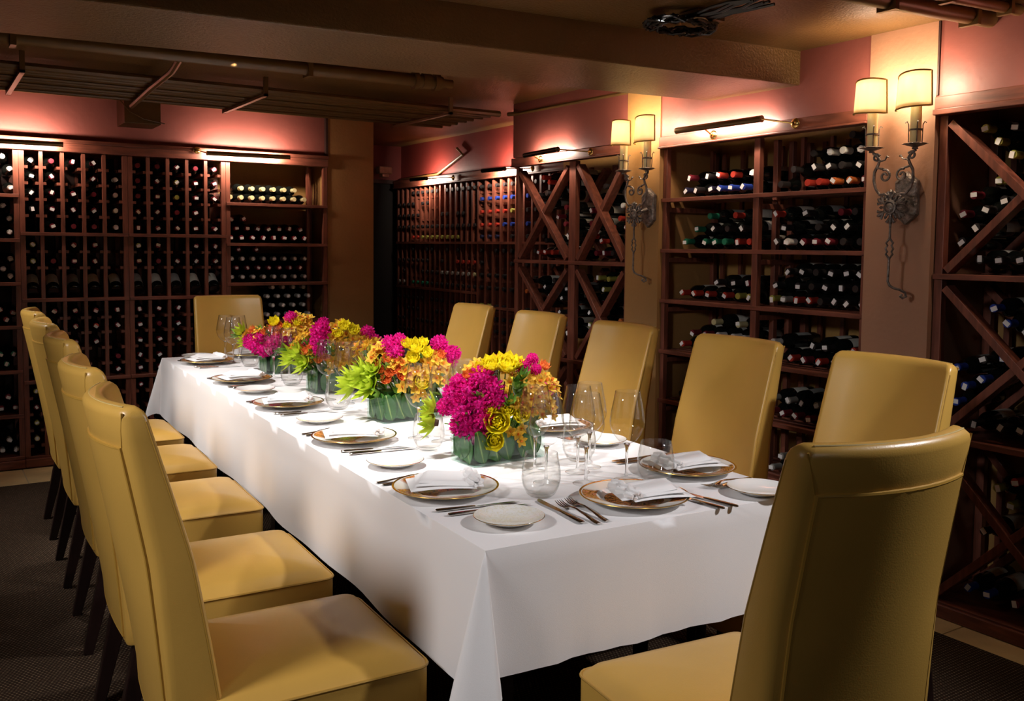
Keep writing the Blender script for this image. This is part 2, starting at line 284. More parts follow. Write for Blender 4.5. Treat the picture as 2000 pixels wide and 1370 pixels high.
# tables of bottle and flower positions (metres)
MID= [('L', 1.728, 0, 0, 3.662, 1.768, 'N'), ('L', 1.728, 0, 1, 3.584, 1.768, 'K'), ('L', 1.728, 0, 2, 3.492, 1.768, 'N'), ('L', 1.728, 0, 3, 3.415, 1.768, 'B'), ('L', 1.728, 0, 4, 3.337, 1.768, 'B'), ('L', 1.728, 0, 5, 3.259, 1.768, 'B'), ('L', 1.728, 1, 0, 3.636, 1.834, 'M'), ('L', 1.728, 1, 1, 3.498, 1.834, 'K'), ('L', 1.728, 1, 2, 3.42, 1.834, 'R'), ('L', 1.728, 1, 3, 3.34, 1.834, 'R'), ('L', 1.728, 1, 4, 3.2, 1.834, 'W'), ('R', 1.728, 0, 0, 3.026, 1.768, 'K'), ('R', 1.728, 0, 1, 2.876, 1.768, 'R'), ('R', 1.728, 0, 2, 2.798, 1.768, 'R'), ('R', 1.728, 0, 3, 2.721, 1.768, 'O'), ('R', 1.728, 0, 4, 2.643, 1.768, 'O'), ('R', 1.728, 0, 5, 2.565, 1.768, 'M'), ('R', 1.728, 1, 0, 2.953, 1.834, 'K'), ('R', 1.728, 1, 1, 2.832, 1.834, 'K'), ('R', 1.728, 1, 2, 2.754, 1.834, 'K'), ('R', 1.728, 1, 3, 2.677, 1.834, 'K'), ('R', 1.728, 1, 4, 2.599, 1.834, 'K'), ('R', 1.728, 2, 0, 2.841, 1.9, 'K'), ('R', 1.728, 2, 1, 2.754, 1.9, 'W'), ('R', 1.728, 2, 2, 2.676, 1.9, 'W'), ('R', 1.728, 2, 3, 2.595, 1.9, 'W'), ('R', 1.728, 3, 0, 2.639, 1.966, 'K'), ('L', 1.457, 0, 0, 3.653, 1.497, 'G'), ('L', 1.457, 0, 1, 3.525, 1.497, 'G'), ('L', 1.457, 0, 2, 3.448, 1.497, 'G'), ('L', 1.457, 0, 3, 3.37, 1.497, 'G'), ('L', 1.457, 0, 4, 3.291, 1.497, 'R'), ('L', 1.457, 0, 5, 3.209, 1.497, 'R'), ('L', 1.457, 1, 0, 3.586, 1.563, 'G'), ('L', 1.457, 1, 1, 3.459, 1.563, 'K'), ('L', 1.457, 1, 2, 3.359, 1.563, 'K'), ('L', 1.457, 1, 3, 3.255, 1.563, 'K'), ('L', 1.457, 2, 0, 3.487, 1.629, 'G'), ('L', 1.457, 2, 1, 3.309, 1.629, 'R'), ('R', 1.457, 0, 0, 3.05, 1.497, 'K'), ('R', 1.457, 0, 1, 2.971, 1.497, 'W'), ('R', 1.457, 0, 2, 2.893, 1.497, 'M'), ('R', 1.457, 0, 3, 2.816, 1.497, 'M'), ('R', 1.457, 0, 4, 2.738, 1.497, 'M'), ('R', 1.457, 0, 5, 2.661, 1.497, 'K'), ('R', 1.457, 0, 6, 2.583, 1.497, 'K'), ('R', 1.457, 1, 0, 3.003, 1.563, 'K'), ('R', 1.457, 1, 1, 2.795, 1.563, 'K'), ('R', 1.457, 1, 2, 2.717, 1.563, 'K'), ('R', 1.457, 1, 3, 2.639, 1.563, 'K'), ('R', 1.457, 2, 0, 3.05, 1.629, 'R'), ('R', 1.457, 2, 1, 2.865, 1.629, 'K'), ('R', 1.457, 2, 2, 2.688, 1.629, 'M'), ('R', 1.457, 2, 3, 2.61, 1.629, 'K'), ('L', 1.185, 0, 0, 3.668, 1.225, 'R'), ('L', 1.185, 0, 1, 3.583, 1.225, 'R'), ('L', 1.185, 0, 2, 3.503, 1.225, 'R'), ('L', 1.185, 0, 3, 3.369, 1.225, 'R'), ('L', 1.185, 0, 4, 3.278, 1.225, 'Y'), ('L', 1.185, 0, 5, 3.2, 1.225, 'Y'), ('L', 1.185, 1, 0, 3.428, 1.291, 'K'), ('L', 1.185, 1, 1, 3.315, 1.291, 'K'), ('L', 1.185, 1, 2, 3.219, 1.291, 'M'), ('R', 1.185, 0, 0, 3.05, 1.225, 'Y'), ('R', 1.185, 0, 1, 2.986, 1.225, 'S'), ('R', 1.185, 0, 2, 2.915, 1.225, 'R'), ('R', 1.185, 0, 3, 2.844, 1.225, 'R'), ('R', 1.185, 0, 4, 2.773, 1.225, 'K'), ('R', 1.185, 0, 5, 2.702, 1.225, 'K'), ('R', 1.185, 0, 6, 2.631, 1.225, 'K'), ('R', 1.185, 0, 7, 2.56, 1.225, 'K'), ('R', 1.185, 1, 0, 3.05, 1.291, 'K'), ('R', 1.185, 1, 1, 2.904, 1.291, 'K'), ('R', 1.185, 1, 2, 2.826, 1.291, 'K'), ('R', 1.185, 1, 3, 2.748, 1.291, 'K'), ('R', 1.185, 1, 4, 2.669, 1.291, 'K'), ('R', 1.185, 1, 5, 2.584, 1.291, 'K'), ('R', 1.185, 2, 0, 2.968, 1.357, 'K'), ('R', 1.185, 2, 1, 2.89, 1.357, 'K'), ('R', 1.185, 2, 2, 2.806, 1.357, 'K'), ('R', 1.185, 2, 3, 2.721, 1.357, 'K'), ('R', 1.185, 2, 4, 2.642, 1.357, 'K'), ('R', 1.185, 2, 5, 2.56, 1.357, 'K'), ('L', 0.91, 0, 0, 3.667, 0.95, 'R'), ('L', 0.91, 0, 1, 3.57, 0.95, 'K'), ('L', 0.91, 0, 2, 3.468, 0.95, 'K'), ('L', 0.91, 0, 3, 3.367, 0.95, 'K'), ('L', 0.91, 0, 4, 3.269, 0.95, 'K'), ('L', 0.91, 1, 0, 3.587, 1.016, 'M'), ('L', 0.91, 1, 1, 3.5, 1.016, 'M'), ('L', 0.91, 1, 2, 3.416, 1.016, 'W'), ('L', 0.91, 1, 3, 3.316, 1.016, 'W'), ('L', 0.91, 1, 4, 3.237, 1.016, 'W'), ('L', 0.91, 2, 0, 3.447, 1.082, 'C'), ('L', 0.91, 2, 1, 3.273, 1.082, 'C'), ('R', 0.91, 0, 0, 3.007, 0.95, 'K'), ('R', 0.91, 0, 1, 2.929, 0.95, 'R'), ('R', 0.91, 0, 2, 2.851, 0.95, 'M'), ('R', 0.91, 0, 3, 2.774, 0.95, 'R'), ('R', 0.91, 0, 4, 2.696, 0.95, 'K'), ('R', 0.91, 0, 5, 2.616, 0.95, 'K'), ('R', 0.91, 1, 0, 3.05, 1.016, 'W'), ('R', 0.91, 1, 1, 2.813, 1.016, 'K'), ('R', 0.91, 1, 2, 2.736, 1.016, 'K'), ('R', 0.91, 1, 3, 2.592, 1.016, 'R'), ('L', 0.64, 0, 0, 3.671, 0.68, 'K'), ('L', 0.64, 0, 1, 3.55, 0.68, 'K'), ('R', 0.64, 0, 0, 3.05, 0.68, 'M'), ('R', 0.64, 0, 1, 2.972, 0.68, 'M'), ('R', 0.64, 0, 2, 2.895, 0.68, 'M'), ('R', 0.64, 0, 3, 2.817, 0.68, 'M'), ('R', 0.64, 0, 4, 2.74, 0.68, 'K'), ('R', 0.64, 1, 0, 3.046, 0.746, 'S'), ('R', 0.64, 1, 1, 2.941, 0.746, 'S'), ('R', 0.64, 1, 2, 2.863, 0.746, 'K'), ('R', 0.64, 1, 3, 2.786, 0.746, 'S'), ('R', 0.37, 0, 0, 3.025, 0.41, 'S'), ('R', 0.37, 0, 1, 2.936, 0.41, 'S'), ('R', 0.37, 0, 2, 2.859, 0.41, 'S'), ('R', 0.37, 1, 0, 2.967, 0.476, 'S')]
XR = [('UA', 5.038, 1.917, 'R'), ('UA', 4.968, 1.883, 'R'), ('UA', 4.852, 1.871, 'R'), ('UA', 4.8, 1.931, 'R'), ('UA', 5.125, 1.807, 'K'), ('UA', 4.996, 1.811, 'K'), ('UA', 5.072, 1.746, 'K'), ('UA', 4.78, 1.714, 'M'), ('UA', 4.862, 1.658, 'M'), ('UA', 4.786, 1.608, 'M'), ('UA', 4.75, 1.539, 'K'), ('UA', 5.085, 1.427, 'R'), ('UA', 5.003, 1.427, 'R'), ('UA', 4.925, 1.427, 'R'), ('UA', 4.997, 1.504, 'K'), ('UA', 4.835, 1.427, 'K'), ('UB', 4.385, 1.827, 'K'), ('UB', 4.204, 1.783, 'K'), ('UB', 4.219, 1.707, 'W'), ('UB', 4.241, 1.632, 'R'), ('UB', 4.183, 1.58, 'R'), ('UB', 4.515, 1.685, 'M'), ('UB', 4.354, 1.58, 'R'), ('UB', 4.515, 1.607, 'M'), ('UB', 4.515, 1.53, 'R'), ('UB', 4.413, 1.499, 'R'), ('UB', 4.463, 1.427, 'M'), ('UB', 4.385, 1.427, 'M'), ('UB', 4.304, 1.428, 'K'), ('UB', 4.213, 1.427, 'M'), ('UB', 4.515, 1.762, 'K'), ('LA', 5.165, 1.233, 'K'), ('LA', 5.121, 1.169, 'K'), ('LA', 5.001, 1.197, 'K'), ('LA', 5.049, 1.095, 'G'), ('LA', 4.95, 1.138, 'K'), ('LA', 4.76, 1.195, 'K'), ('LA', 4.808, 1.134, 'K'), ('LA', 4.8, 0.968, 'S'), ('LA', 4.747, 0.911, 'K'), ('LA', 4.899, 1.246, 'K'), ('LA', 4.832, 1.044, 'K'), ('LB', 4.437, 1.277, 'Y'), ('LB', 4.338, 1.273, 'Y'), ('LB', 4.24, 1.282, 'Y'), ('LB', 4.386, 1.209, 'Y'), ('LB', 4.294, 1.209, 'Y'), ('LB', 4.34, 1.147, 'Y'), ('LB', 4.222, 1.029, 'O'), ('LB', 4.515, 1.217, 'K'), ('LB', 4.447, 1.123, 'M'), ('LB', 4.515, 1.062, 'K'), ('LB', 4.515, 1.141, 'M'), ('LB', 4.445, 1.004, 'S'), ('LB', 4.403, 1.063, 'S'), ('LB', 4.515, 0.985, 'Y'), ('LB', 4.515, 0.908, 'K'), ('LB', 4.454, 0.813, 'K')]
RR = [('U', 2.039, 1.932, 'Y'), ('U', 1.984, 1.878, 'Y'), ('U', 1.928, 1.824, 'Y'), ('U', 1.976, 1.73, 'Y'), ('U', 1.924, 1.927, 'K'), ('U', 1.868, 1.873, 'K'), ('U', 2.075, 1.678, 'M'), ('U', 1.954, 1.656, 'K'), ('U', 2.115, 1.607, 'M'), ('U', 2.023, 1.621, 'K'), ('U', 2.06, 1.553, 'K'), ('U', 2.115, 1.499, 'K'), ('U', 2.04, 1.427, 'K'), ('U', 1.963, 1.427, 'K'), ('U', 1.885, 1.427, 'K'), ('C', 1.977, 1.243, 'B'), ('C', 1.922, 1.188, 'B'), ('C', 1.931, 1.056, 'B'), ('C', 1.848, 1.164, 'K'), ('C', 2.008, 1.042, 'K'), ('C', 2.115, 0.999, 'B'), ('C', 2.011, 0.965, 'B'), ('C', 2.08, 0.93, 'B'), ('C', 2.115, 0.861, 'B'), ('C', 2.038, 0.787, 'K'), ('C', 1.931, 0.787, 'K'), ('C', 1.853, 0.787, 'K'), ('D', 1.866, 0.59, 'R'), ('D', 1.933, 0.553, 'Y'), ('D', 1.811, 0.533, 'K'), ('D', 1.88, 0.497, 'Y'), ('D', 1.784, 0.4, 'K'), ('D', 1.978, 0.372, 'K'), ('D', 2.032, 0.129, 'B'), ('D', 1.955, 0.127, 'B'), ('D', 1.843, 0.127, 'M')]
FLOW = {"1":[1.6,2.56,[["st",-0.155,0.019,0.223,0.034],["st",-0.141,-0.012,0.18,0.037],["st",-0.128,-0.022,0.238,0.034],["st",-0.09,-0.045,0.283,0.034],["st",-0.071,-0.076,0.249,0.03],["st",-0.063,-0.088,0.218,0.027],["st",-0.14,0.005,0.124,0.03],["st",-0.108,-0.032,0.111,0.034],["st",-0.094,-0.063,0.159,0.03],["st",-0.125,-0.027,0.144,0.03],["st",-0.104,-0.056,0.2,0.029],["st",-0.143,0.017,0.262,0.024],["st",0.031,-0.091,0.317,0.02],["st",0.097,-0.052,0.332,0.017],["st",0.077,-0.101,0.305,0.015],["ra",-0.058,-0.087,0.143,0.042],["ra",-0.055,-0.065,0.084,0.034],["ra",-0.032,-0.107,0.182,0.024],["ra",0.002,-0.121,0.163,0.027],["ra",-0.079,-0.078,0.185,0.022],["bu",-0.099,-0.057,0.228,0.017],["bu",-0.075,-0.079,0.221,0.015],["bu",-0.055,-0.095,0.201,0.015],["ra",-0.02,-0.074,0.316,0.037],["ra",-0.059,-0.049,0.316,0.03],["ra",0.013,-0.082,0.322,0.024],["ra",-0.085,-0.035,0.304,0.024],["or",0.034,-0.117,0.272,0.027],["or",0.074,-0.123,0.265,0.025],["or",0.131,-0.107,0.263,0.025],["or",0.046,-0.13,0.235,0.027],["or",0.087,-0.134,0.225,0.025],["or",0.01,-0.125,0.201,0.022],["or",0.005,-0.105,0.102,0.022],["or",0.158,-0.099,0.232,0.02],["or",-0.011,-0.096,0.288,0.022],["or",0.027,-0.13,0.208,0.022],["ro",0.126,-0.072,0.305,0.017],["ro",-0.1,-0.023,0.297,0.015],["ro",-0.12,-0.007,0.285,0.015],["ro",-0.028,-0.046,0.338,0.013],["or",-0.099,-0.003,0.316,0.02],["ll",-0.01,-0.111,0.249,0.034],["ll",0.015,-0.11,0.277,0.03],["ll",-0.028,-0.11,0.201,0.027],["lc",-0.174,0.11,0.164,0.034],["lc",-0.175,0.107,0.12,0.037],["or",0.062,-0.136,0.181,0.022],["or",0.115,-0.132,0.176,0.02],["st",-0.168,0.057,0.18,0.024]]],"2":[1.66,3.36,[["st",-0.085,-0.023,0.311,0.025],["st",-0.076,-0.052,0.287,0.025],["st",0.098,-0.093,0.309,0.025],["st",0.121,-0.112,0.272,0.023],["st",0.16,-0.097,0.268,0.023],["st",-0.053,-0.041,0.325,0.021],["ra",-0.008,-0.095,0.294,0.033],["ra",-0.025,-0.103,0.255,0.027],["ra",0.026,-0.117,0.274,0.025],["ra",-0.035,-0.071,0.307,0.023],["ra",0.024,-0.094,0.312,0.021],["ra",0.002,-0.124,0.162,0.031],["or",-0.129,0.011,0.277,0.031],["or",-0.088,-0.057,0.257,0.027],["or",-0.058,-0.087,0.239,0.029],["or",0.059,-0.132,0.247,0.029],["or",0.031,-0.134,0.214,0.031],["or",-0.013,-0.118,0.203,0.029],["or",0.056,-0.139,0.177,0.029],["or",-0.039,-0.104,0.162,0.029],["or",0.001,-0.114,0.12,0.023],["or",-0.127,0.09,0.296,0.029],["or",-0.162,0.112,0.285,0.029],["or",0.102,-0.139,0.204,0.025],["ro",-0.138,0.01,0.255,0.017],["ro",-0.137,-0.006,0.228,0.017],["ro",-0.105,-0.042,0.249,0.019],["ro",-0.079,-0.066,0.252,0.015],["ro",-0.065,-0.083,0.235,0.015],["ro",-0.108,-0.049,0.172,0.021],["ro",-0.098,-0.06,0.198,0.019],["ro",-0.081,-0.075,0.21,0.019],["ro",-0.06,-0.092,0.187,0.021],["ro",-0.039,-0.104,0.203,0.017],["ro",-0.125,-0.029,0.206,0.015],["ro",0.085,-0.126,0.265,0.017],["lc",-0.175,0.109,0.136,0.05],["lc",-0.146,0.009,0.147,0.05],["lc",-0.163,0.048,0.178,0.046],["lc",-0.138,-0.009,0.21,0.033],["ll",-0.12,-0.016,0.112,0.037],["or",-0.113,-0.001,0.294,0.025]]],"3":[1.69,4.17,[["st",-0.093,-0.03,0.288,0.037],["st",-0.099,-0.046,0.246,0.037],["st",-0.105,-0.048,0.213,0.025],["st",0.108,-0.111,0.286,0.025],["or",-0.036,-0.065,0.313,0.029],["or",-0.024,-0.099,0.267,0.032],["or",0.004,-0.123,0.231,0.032],["or",-0.066,-0.077,0.247,0.029],["or",-0.14,0.041,0.272,0.029],["or",-0.151,0.101,0.243,0.029],["or",0.025,-0.135,0.195,0.029],["or",-0.04,-0.105,0.184,0.032],["or",-0.008,-0.121,0.159,0.029],["or",-0.058,-0.088,0.142,0.027],["or",0.052,-0.132,0.254,0.027],["or",-0.132,-0.017,0.192,0.027],["or",-0.173,0.113,0.21,0.025],["ra",-0.0,-0.085,0.313,0.029],["ra",0.035,-0.11,0.294,0.029],["ra",-0.033,-0.089,0.278,0.025],["ro",-0.147,0.01,0.195,0.02],["ro",-0.106,-0.048,0.162,0.02],["ro",-0.13,-0.014,0.22,0.017],["ro",-0.079,-0.076,0.171,0.017],["ro",-0.159,0.045,0.211,0.015],["ro",-0.094,-0.062,0.189,0.015],["ro",0.049,-0.139,0.219,0.017],["lc",-0.145,0.014,0.145,0.044],["lc",-0.174,0.11,0.156,0.044],["lc",-0.162,0.051,0.186,0.037],["ll",-0.184,0.118,0.181,0.039],["ll",-0.059,-0.091,0.195,0.034],["or",0.092,-0.131,0.259,0.025]]],"4":[1.69,4.92,[["st",-0.163,0.083,0.169,0.031],["st",-0.147,0.017,0.154,0.034],["st",-0.119,-0.027,0.143,0.034],["st",-0.091,-0.063,0.167,0.034],["st",-0.063,-0.088,0.188,0.034],["st",-0.051,-0.094,0.146,0.028],["st",-0.135,-0.008,0.192,0.028],["st",-0.033,-0.109,0.202,0.022],["st",0.002,-0.091,0.307,0.025],["st",0.18,-0.11,0.271,0.025],["ra",-0.074,-0.056,0.277,0.031],["ra",0.026,-0.118,0.278,0.025],["ra",-0.025,-0.102,0.256,0.022],["ro",-0.097,-0.048,0.241,0.022],["ro",-0.059,-0.079,0.256,0.022],["ro",-0.077,-0.073,0.223,0.02],["ro",-0.114,-0.032,0.227,0.02],["ro",-0.156,0.058,0.232,0.02],["ro",-0.045,-0.095,0.235,0.02],["or",0.017,-0.104,0.296,0.031],["or",0.048,-0.121,0.283,0.031],["or",0.077,-0.136,0.255,0.031],["or",-0.142,0.013,0.23,0.028],["or",-0.003,-0.119,0.243,0.031],["or",0.047,-0.139,0.229,0.031],["or",0.104,-0.142,0.227,0.028],["or",-0.168,0.11,0.217,0.025],["or",-0.028,-0.11,0.216,0.025],["or",0.088,-0.107,0.302,0.028],["lc",-0.189,0.124,0.217,0.034],["lc",-0.181,0.115,0.166,0.028],["ll",-0.026,-0.103,0.118,0.051],["ll",-0.204,0.132,0.203,0.034]]]}
LPE = 4.2
EXPO = 1.0
CW = (1, .96, .93)
SPOTS = [
 (.85, 2.65, 2.33, 1.6, 3.0, .76, 74, 60, .8, .04, CW),
 (2.35, 2.60, 2.33, 1.6, 3.0, .76, 60, 60, .8, .04, CW),
 (-1.1, 1.75, 2.28, 1.3, 2.7, .6, 100, 75, .8, .22, (1, .97, .97)),
 (2.75, .45, 2.33, 1.6, 1.9, .6, 84, 75, .8, .07, (1, .97, .98)),
 (.60, 4.7, 2.33, 1.5, 4.5, .70, 72, 80, .7, .04, CW),
 (-.9, 5.0, 2.28, 1.2, 5.1, .5, 70, 70, .7, .22, CW),
 (1.3, 4.5, 2.33, 1.75, 6.1, .9, 50, 46, .7, .03, CW),  # added to brighten the far end chair, no fixture known here
 (.6, -1.3, 2.3, 1.5, 1.0, .6, 9, 80, .9, .2, CW),  # added weak fill from behind the camera, not a known lamp
]
# ------------------------------------------------------------------ the room
struct('floor', MB().box(-1.4, 4.4, -2.7, 8.3, -.1, -.012), 'tile')
def floor_tiles():
    mb = MB(); g = .004
    def t(x0, x1, y0, y1): mb.box(x0+g, x1-g, y0+g, y1-g, -.02, 0)
    x = -1.3
    while x < 3.86: t(x, min(x+.46, 3.86), 6.2, 6.66); t(x, min(x+.46, 3.86), 6.66, 7.12); x += .46
    y = -2.6
    while y < 6.2: t(3.243, 3.86, y, min(y+.46, 6.2)); y += .46
    x = 3.0
    return mb
struct('trim_1', floor_tiles(), 'tile')
struct('trim_2', MB().box(-1.4, 4.4, -2.7, 8.3, -.02, -.004), 'grout')
MB().box(-1.3, 3.243, -2.6, 6.2, -.004, .006).build('carpet', 'carpet', smooth=False, label='dark brown woven carpet with pale flecks under the table, edged by sandstone tiles', cat='carpet')
struct('ceiling', MB().box(-1.4, 4.4, -2.7, 3.3, 2.357, 2.5).box(-1.4, 4.4, 3.3, 8.3, 2.412, 2.5), 'ceiling')
def beam():
    mb = MB(); xa, xb = -1.35, 3.42
    n = lambda x: 2.874+.0985*(3.41-x); f = lambda x: 3.447+.118*(3.41-x)
    vs = [(xa, n(xa), 2.205), (xb, n(xb), 2.205), (xb, f(xb), 2.205), (xa, f(xa), 2.205)]
    vs += [(x, y, 2.45) for x, y, z in vs]
    mb.add(vs, [(3, 2, 1, 0), (4, 5, 6, 7)]+[(i, (i+1) % 4, 4+(i+1) % 4, 4+i) for i in range(4)]); return mb
struct('ceiling_beam', beam(), 'ceiling', bevel=.006)
struct('wall_left', MB().box(-1.45, -1.3, -2.7, 8.3, -.1, 2.5), 'burgundy')
struct('wall_front', MB().box(-1.45, 4.4, -2.8, -2.6, -.1, 2.5), 'burgundy')
struct('wall_back', MB().box(-1.3, 2.62, 6.69, 7.05, 2.085, 2.45), 'burgundy')
struct('wall_rear_recess', MB().box(-1.3, 2.66, 7.04, 7.15, -.02, 2.45), 'mustard')
struct('pillar_back', MB().box(2.625, 3.0, 6.66, 7.3, 0, 2.45), 'ochre')
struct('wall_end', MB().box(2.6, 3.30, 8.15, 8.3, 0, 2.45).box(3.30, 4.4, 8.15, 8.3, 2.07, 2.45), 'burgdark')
struct('dark_opening_1', MB().box(3.30, 4.4, 8.2, 8.25, 0, 2.07), 'openingdark')  # black sheet standing in for the unlit depth of the open doorway
struct('trim_3', MB().box(3.29, 4.0, 8.12, 8.2, 2.05, 2.085).box(3.27, 3.31, 8.12, 8.2, 0, 2.085), 'wooddark')
struct('wall_right', MB().box(3.391, 3.99, -2.7, 5.27, 2.056, 2.45), 'burgundy')
struct('wall_right_recess', MB().box(3.83, 3.99, -2.7, 5.3, -.02, 2.06), 'mustard')
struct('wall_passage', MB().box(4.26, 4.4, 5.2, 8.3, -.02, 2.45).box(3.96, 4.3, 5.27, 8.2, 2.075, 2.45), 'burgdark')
struct('pillar_right', MB().box(3.385, 3.84, 2.197, 2.502, 0, 2.40), 'terracotta')
struct('pillar_middle', MB().box(3.385, 3.84, 3.80, 4.075, 0, 2.43), 'ochre')
struct('trim_4', MB().box(3.383, 3.392, 2.188, 2.196, 2.07, 2.357), 'wooddark')
struct('trim_5', MB().box(2.612, 2.628, 6.655, 6.70, 2.12, 2.42), 'wooddark')

# pipes and conduits under the ceiling
def conduits():
    root = empty('conduit_bank', (1.8, 5.6, 2.33), 0, 'bank of thin parallel brown conduits slung under the ceiling near the back wall', 'conduit')
    for k in range(11):
        y = 5.30+k*.075; z = 2.335+(.008 if k % 3 == 0 else 0); x1 = 3.30-.03*(k % 3)
        MB().tube([(-1.3-1.8, y-5.6, z-2.33), (x1-1.8, y-5.6, z-2.33)], .0125 if k else .02, 8).build('conduit', 'pipe', root)
    for x in (.47, 1.70, 2.9):
        MB().box(x-.012-1.8, x+.012-1.8, -.36, .50, -.028, -.014).box(x-.012-1.8, x+.012-1.8, -.36, -.34, -.028, .08).box(x-.012-1.8, x+.012-1.8, .48, .50, -.028, .08).build('hanger', 'pipe', root, smooth=False)
conduits()
def big_pipe():
    root = empty('sprinkler_pipe', (1, 4.5, 2.34), 0, 'thick brown sprinkler pipe with a coupling at its right end behind the ceiling beam', 'pipe')
    a = Vector((-2.3, -.02+.14, 0)); b = Vector((1.42, -.02, 0))
    MB().tube([a, b], .034, 12).build('pipe', 'pipe', root)
    d = (b-a).normalized()
    mb = MB()
    for o, r, l in ((0, .046, .03), (.05, .042, .05), (.13, .05, .02)): mb.tube([b-d*(o+.02), b-d*(o+.02+l)], r, 12)
    mb.tube([b, b+d*.06], .024, 12)
    mb.build('coupling', 'pipe', root)
    for t in (.45, .8): p = a.lerp(b, t); MB().box(p.x-.012, p.x+.012, p.y-.042, p.y+.042, -.042, .075).build('pipe_clamp', 'pipe', root, smooth=False)
big_pipe()
MB().tube([(1.06, 4.0, 2.395), (1.09, 4.45, 2.385), (1.13, 5.0, 2.34), (1.10, 5.35, 2.30), (1.14, 6.1, 2.30)], .016, 8).build('conduit', 'pipe', label='single bent brown conduit crossing down to the ceiling junction box', cat='conduit')
def jbox():
    root = empty('junction_box', (1.24, 6.42, 2.26), 0, 'brown painted ceiling box with a loose wire hanging under the conduits', 'junction box')
    MB().box(-.11, .11, -.13, .13, -.04, .15).build('box', 'pipe', root, bevel=.004)
    MB().tube([(-.14, -.14, .1), (-.08, -.15, .03), (0, -.15, -.01), (.13, -.14, -.03)], .004, 6).build('loose_wire', 'pipe', root)
jbox()
MB().tube([(3.40, 3.62, 2.33), (3.40, 5.2, 2.345), (3.36, 5.29, 2.345)], .014, 8).build('conduit', 'pipe', label='thin conduit running along the top of the red wall above the cross-braced rack', cat='conduit')
MB().tube([(3.93, 7.0, 2.30), (3.93, 6.9, 2.24), (3.93, 7.35, 2.10), (3.93, 8.1, 2.09)], .012, 8).build('conduit', 'pipe', label='thin conduit sloping down the dark wall above the far grid rack', cat='conduit')
def exitbox():
    root = empty('smoke_detector', (3.70, 7.98, 2.16), 0, 'pale boxy detector unit fixed high at the dark far doorway', 'detector')
    MB().box(-.06, .07, -.04, .05, -.03, .035).build('housing', 'greypaper', root, bevel=.006)
    MB().box(-.03, .04, -.03, .04, -.06, -.03).build('sensor', 'greypaper', root, bevel=.006)
    MB().tube([(0, .05, .02), (0, .12, .02), (0, .17, .02)], .01, 6).build('bracket', 'pipe', root)
exitbox()
def mess():
    root = empty('cable_bundle', (2.52, 2.62, 2.34), 0, 'tangle of dark cables bunched against the ceiling in front of the beam', 'cable bundle')
    r = random.Random(3); mb = MB()
    for k in range(16):
        a = r.uniform(0, 6.28); pts = []
        for i in range(14):
            t = i/13*5+a; q = .06+.05*r.random()
            pts.append((math.cos(t)*q*1.5-.03, math.sin(t)*q*1.1+.07, -.012-.03*r.random()))
        mb.tube(pts, .005, 5)
    for k in range(7):
        pts = [(.05-.02*k+.01*math.sin(i*2+k), .05-i*.09, -.006-.012*r.random()) for i in range(5)]
        mb.tube(pts, .006, 5)
    mb.build('cables', 'blackmetal', root)
    MB().box(-.05, .09, -.04, .07, -.016, .012).build('plate', 'pipe', root, smooth=False)
mess()
for nm, a, b, r, lb in (('pipe', (1.9, 2.13, 2.322), (3.43, 1.99, 2.322), .030, 'thick dark ceiling pipe nearest the beam at the upper right'),
                        ('pipe', (2.3, 1.98, 2.335), (3.43, 1.885, 2.335), .020, 'thinner ceiling pipe running beside the thick dark one at upper right')):
    root = empty('ceiling_pipe', a, 0, lb, 'pipe')
    A = Vector((0, 0, 0)); B = Vector(b)-Vector(a)
    MB().tube([A, B], r, 12).build('pipe', 'pipe', root)
    for t in (.3, .62, .9):
        p = A.lerp(B, t); MB().box(p.x-.01, p.x+.01, p.y-r-.008, p.y+r+.008, -r-.006, .03).build('pipe_clamp', 'pipe', root, smooth=False)

# ------------------------------------------------------------------ racks
def plank(mb, x0, x1, y0, y1, z0, z1): return mb.box(x0, x1, y0, y1, z0, z1)
W = 'wood'
def header(name, mb, m, lb): return mb.build(name, m, smooth=False, bevel=.003, label=lb, cat='trim board')
# --- back wall
BY0, BY1 = 6.65, 7.02
header('rack_header', MB().box(-1.3, 2.62, 6.63, 6.70, 2.045, 2.10).box(-1.3, 2.62, 6.615, 6.70, 2.10, 2.125), 'woodx', 'long red wood header board over the racks on the back wall')
def back_rack(name, x0, x1, uprights, shelves, rails, lb, backm=None, side='uprights'):
    root = empty(name, ((x0+x1)/2, (BY0+BY1)/2, 0), 0, lb, 'wine rack'); cx, cy = (x0+x1)/2, (BY0+BY1)/2
    T = TR(-cx, -cy, 0)
    def bx(mb, *a): return mb.box(*a, T=T)
    for i, x in enumerate(uprights):
        w = .022 if 0 < i < len(uprights)-1 else .03
        xl = x if i == 0 else (x-w if i == len(uprights)-1 else x-w/2)
        mb = MB(); bx(mb, xl, xl+w, BY0, BY0+.035, .075, 2.045); bx(mb, xl, xl+w, BY1-.05, BY1-.02, .075, 2.045)
        for z in rails:
            for s in ((-.022, -.0) if i == len(uprights)-1 else (w, w+.022) if i == 0 else (-.020, w+.020)),:
                a, b = s; bx(mb, xl+a, xl+b, BY0+.012, BY1-.02, z-.009, z+.009)
        mb.build('upright', W, root, smooth=False)
    for z in shelves:
        mb = MB(); bx(mb, x0+.001, x1-.001, BY0-.012, BY1-.02, z-.022, z); mb.build('shelf', 'woodx', root, smooth=False, bevel=.002)
    mb = MB(); bx(mb, x0, x1, BY0, BY1-.02, .008, .075); bx(mb, x0, x1, BY0-.02, BY0, .008, .06); mb.build('plinth', 'woodx', root, smooth=False, bevel=.003)
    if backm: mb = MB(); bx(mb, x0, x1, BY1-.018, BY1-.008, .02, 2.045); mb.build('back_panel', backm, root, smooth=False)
    return root
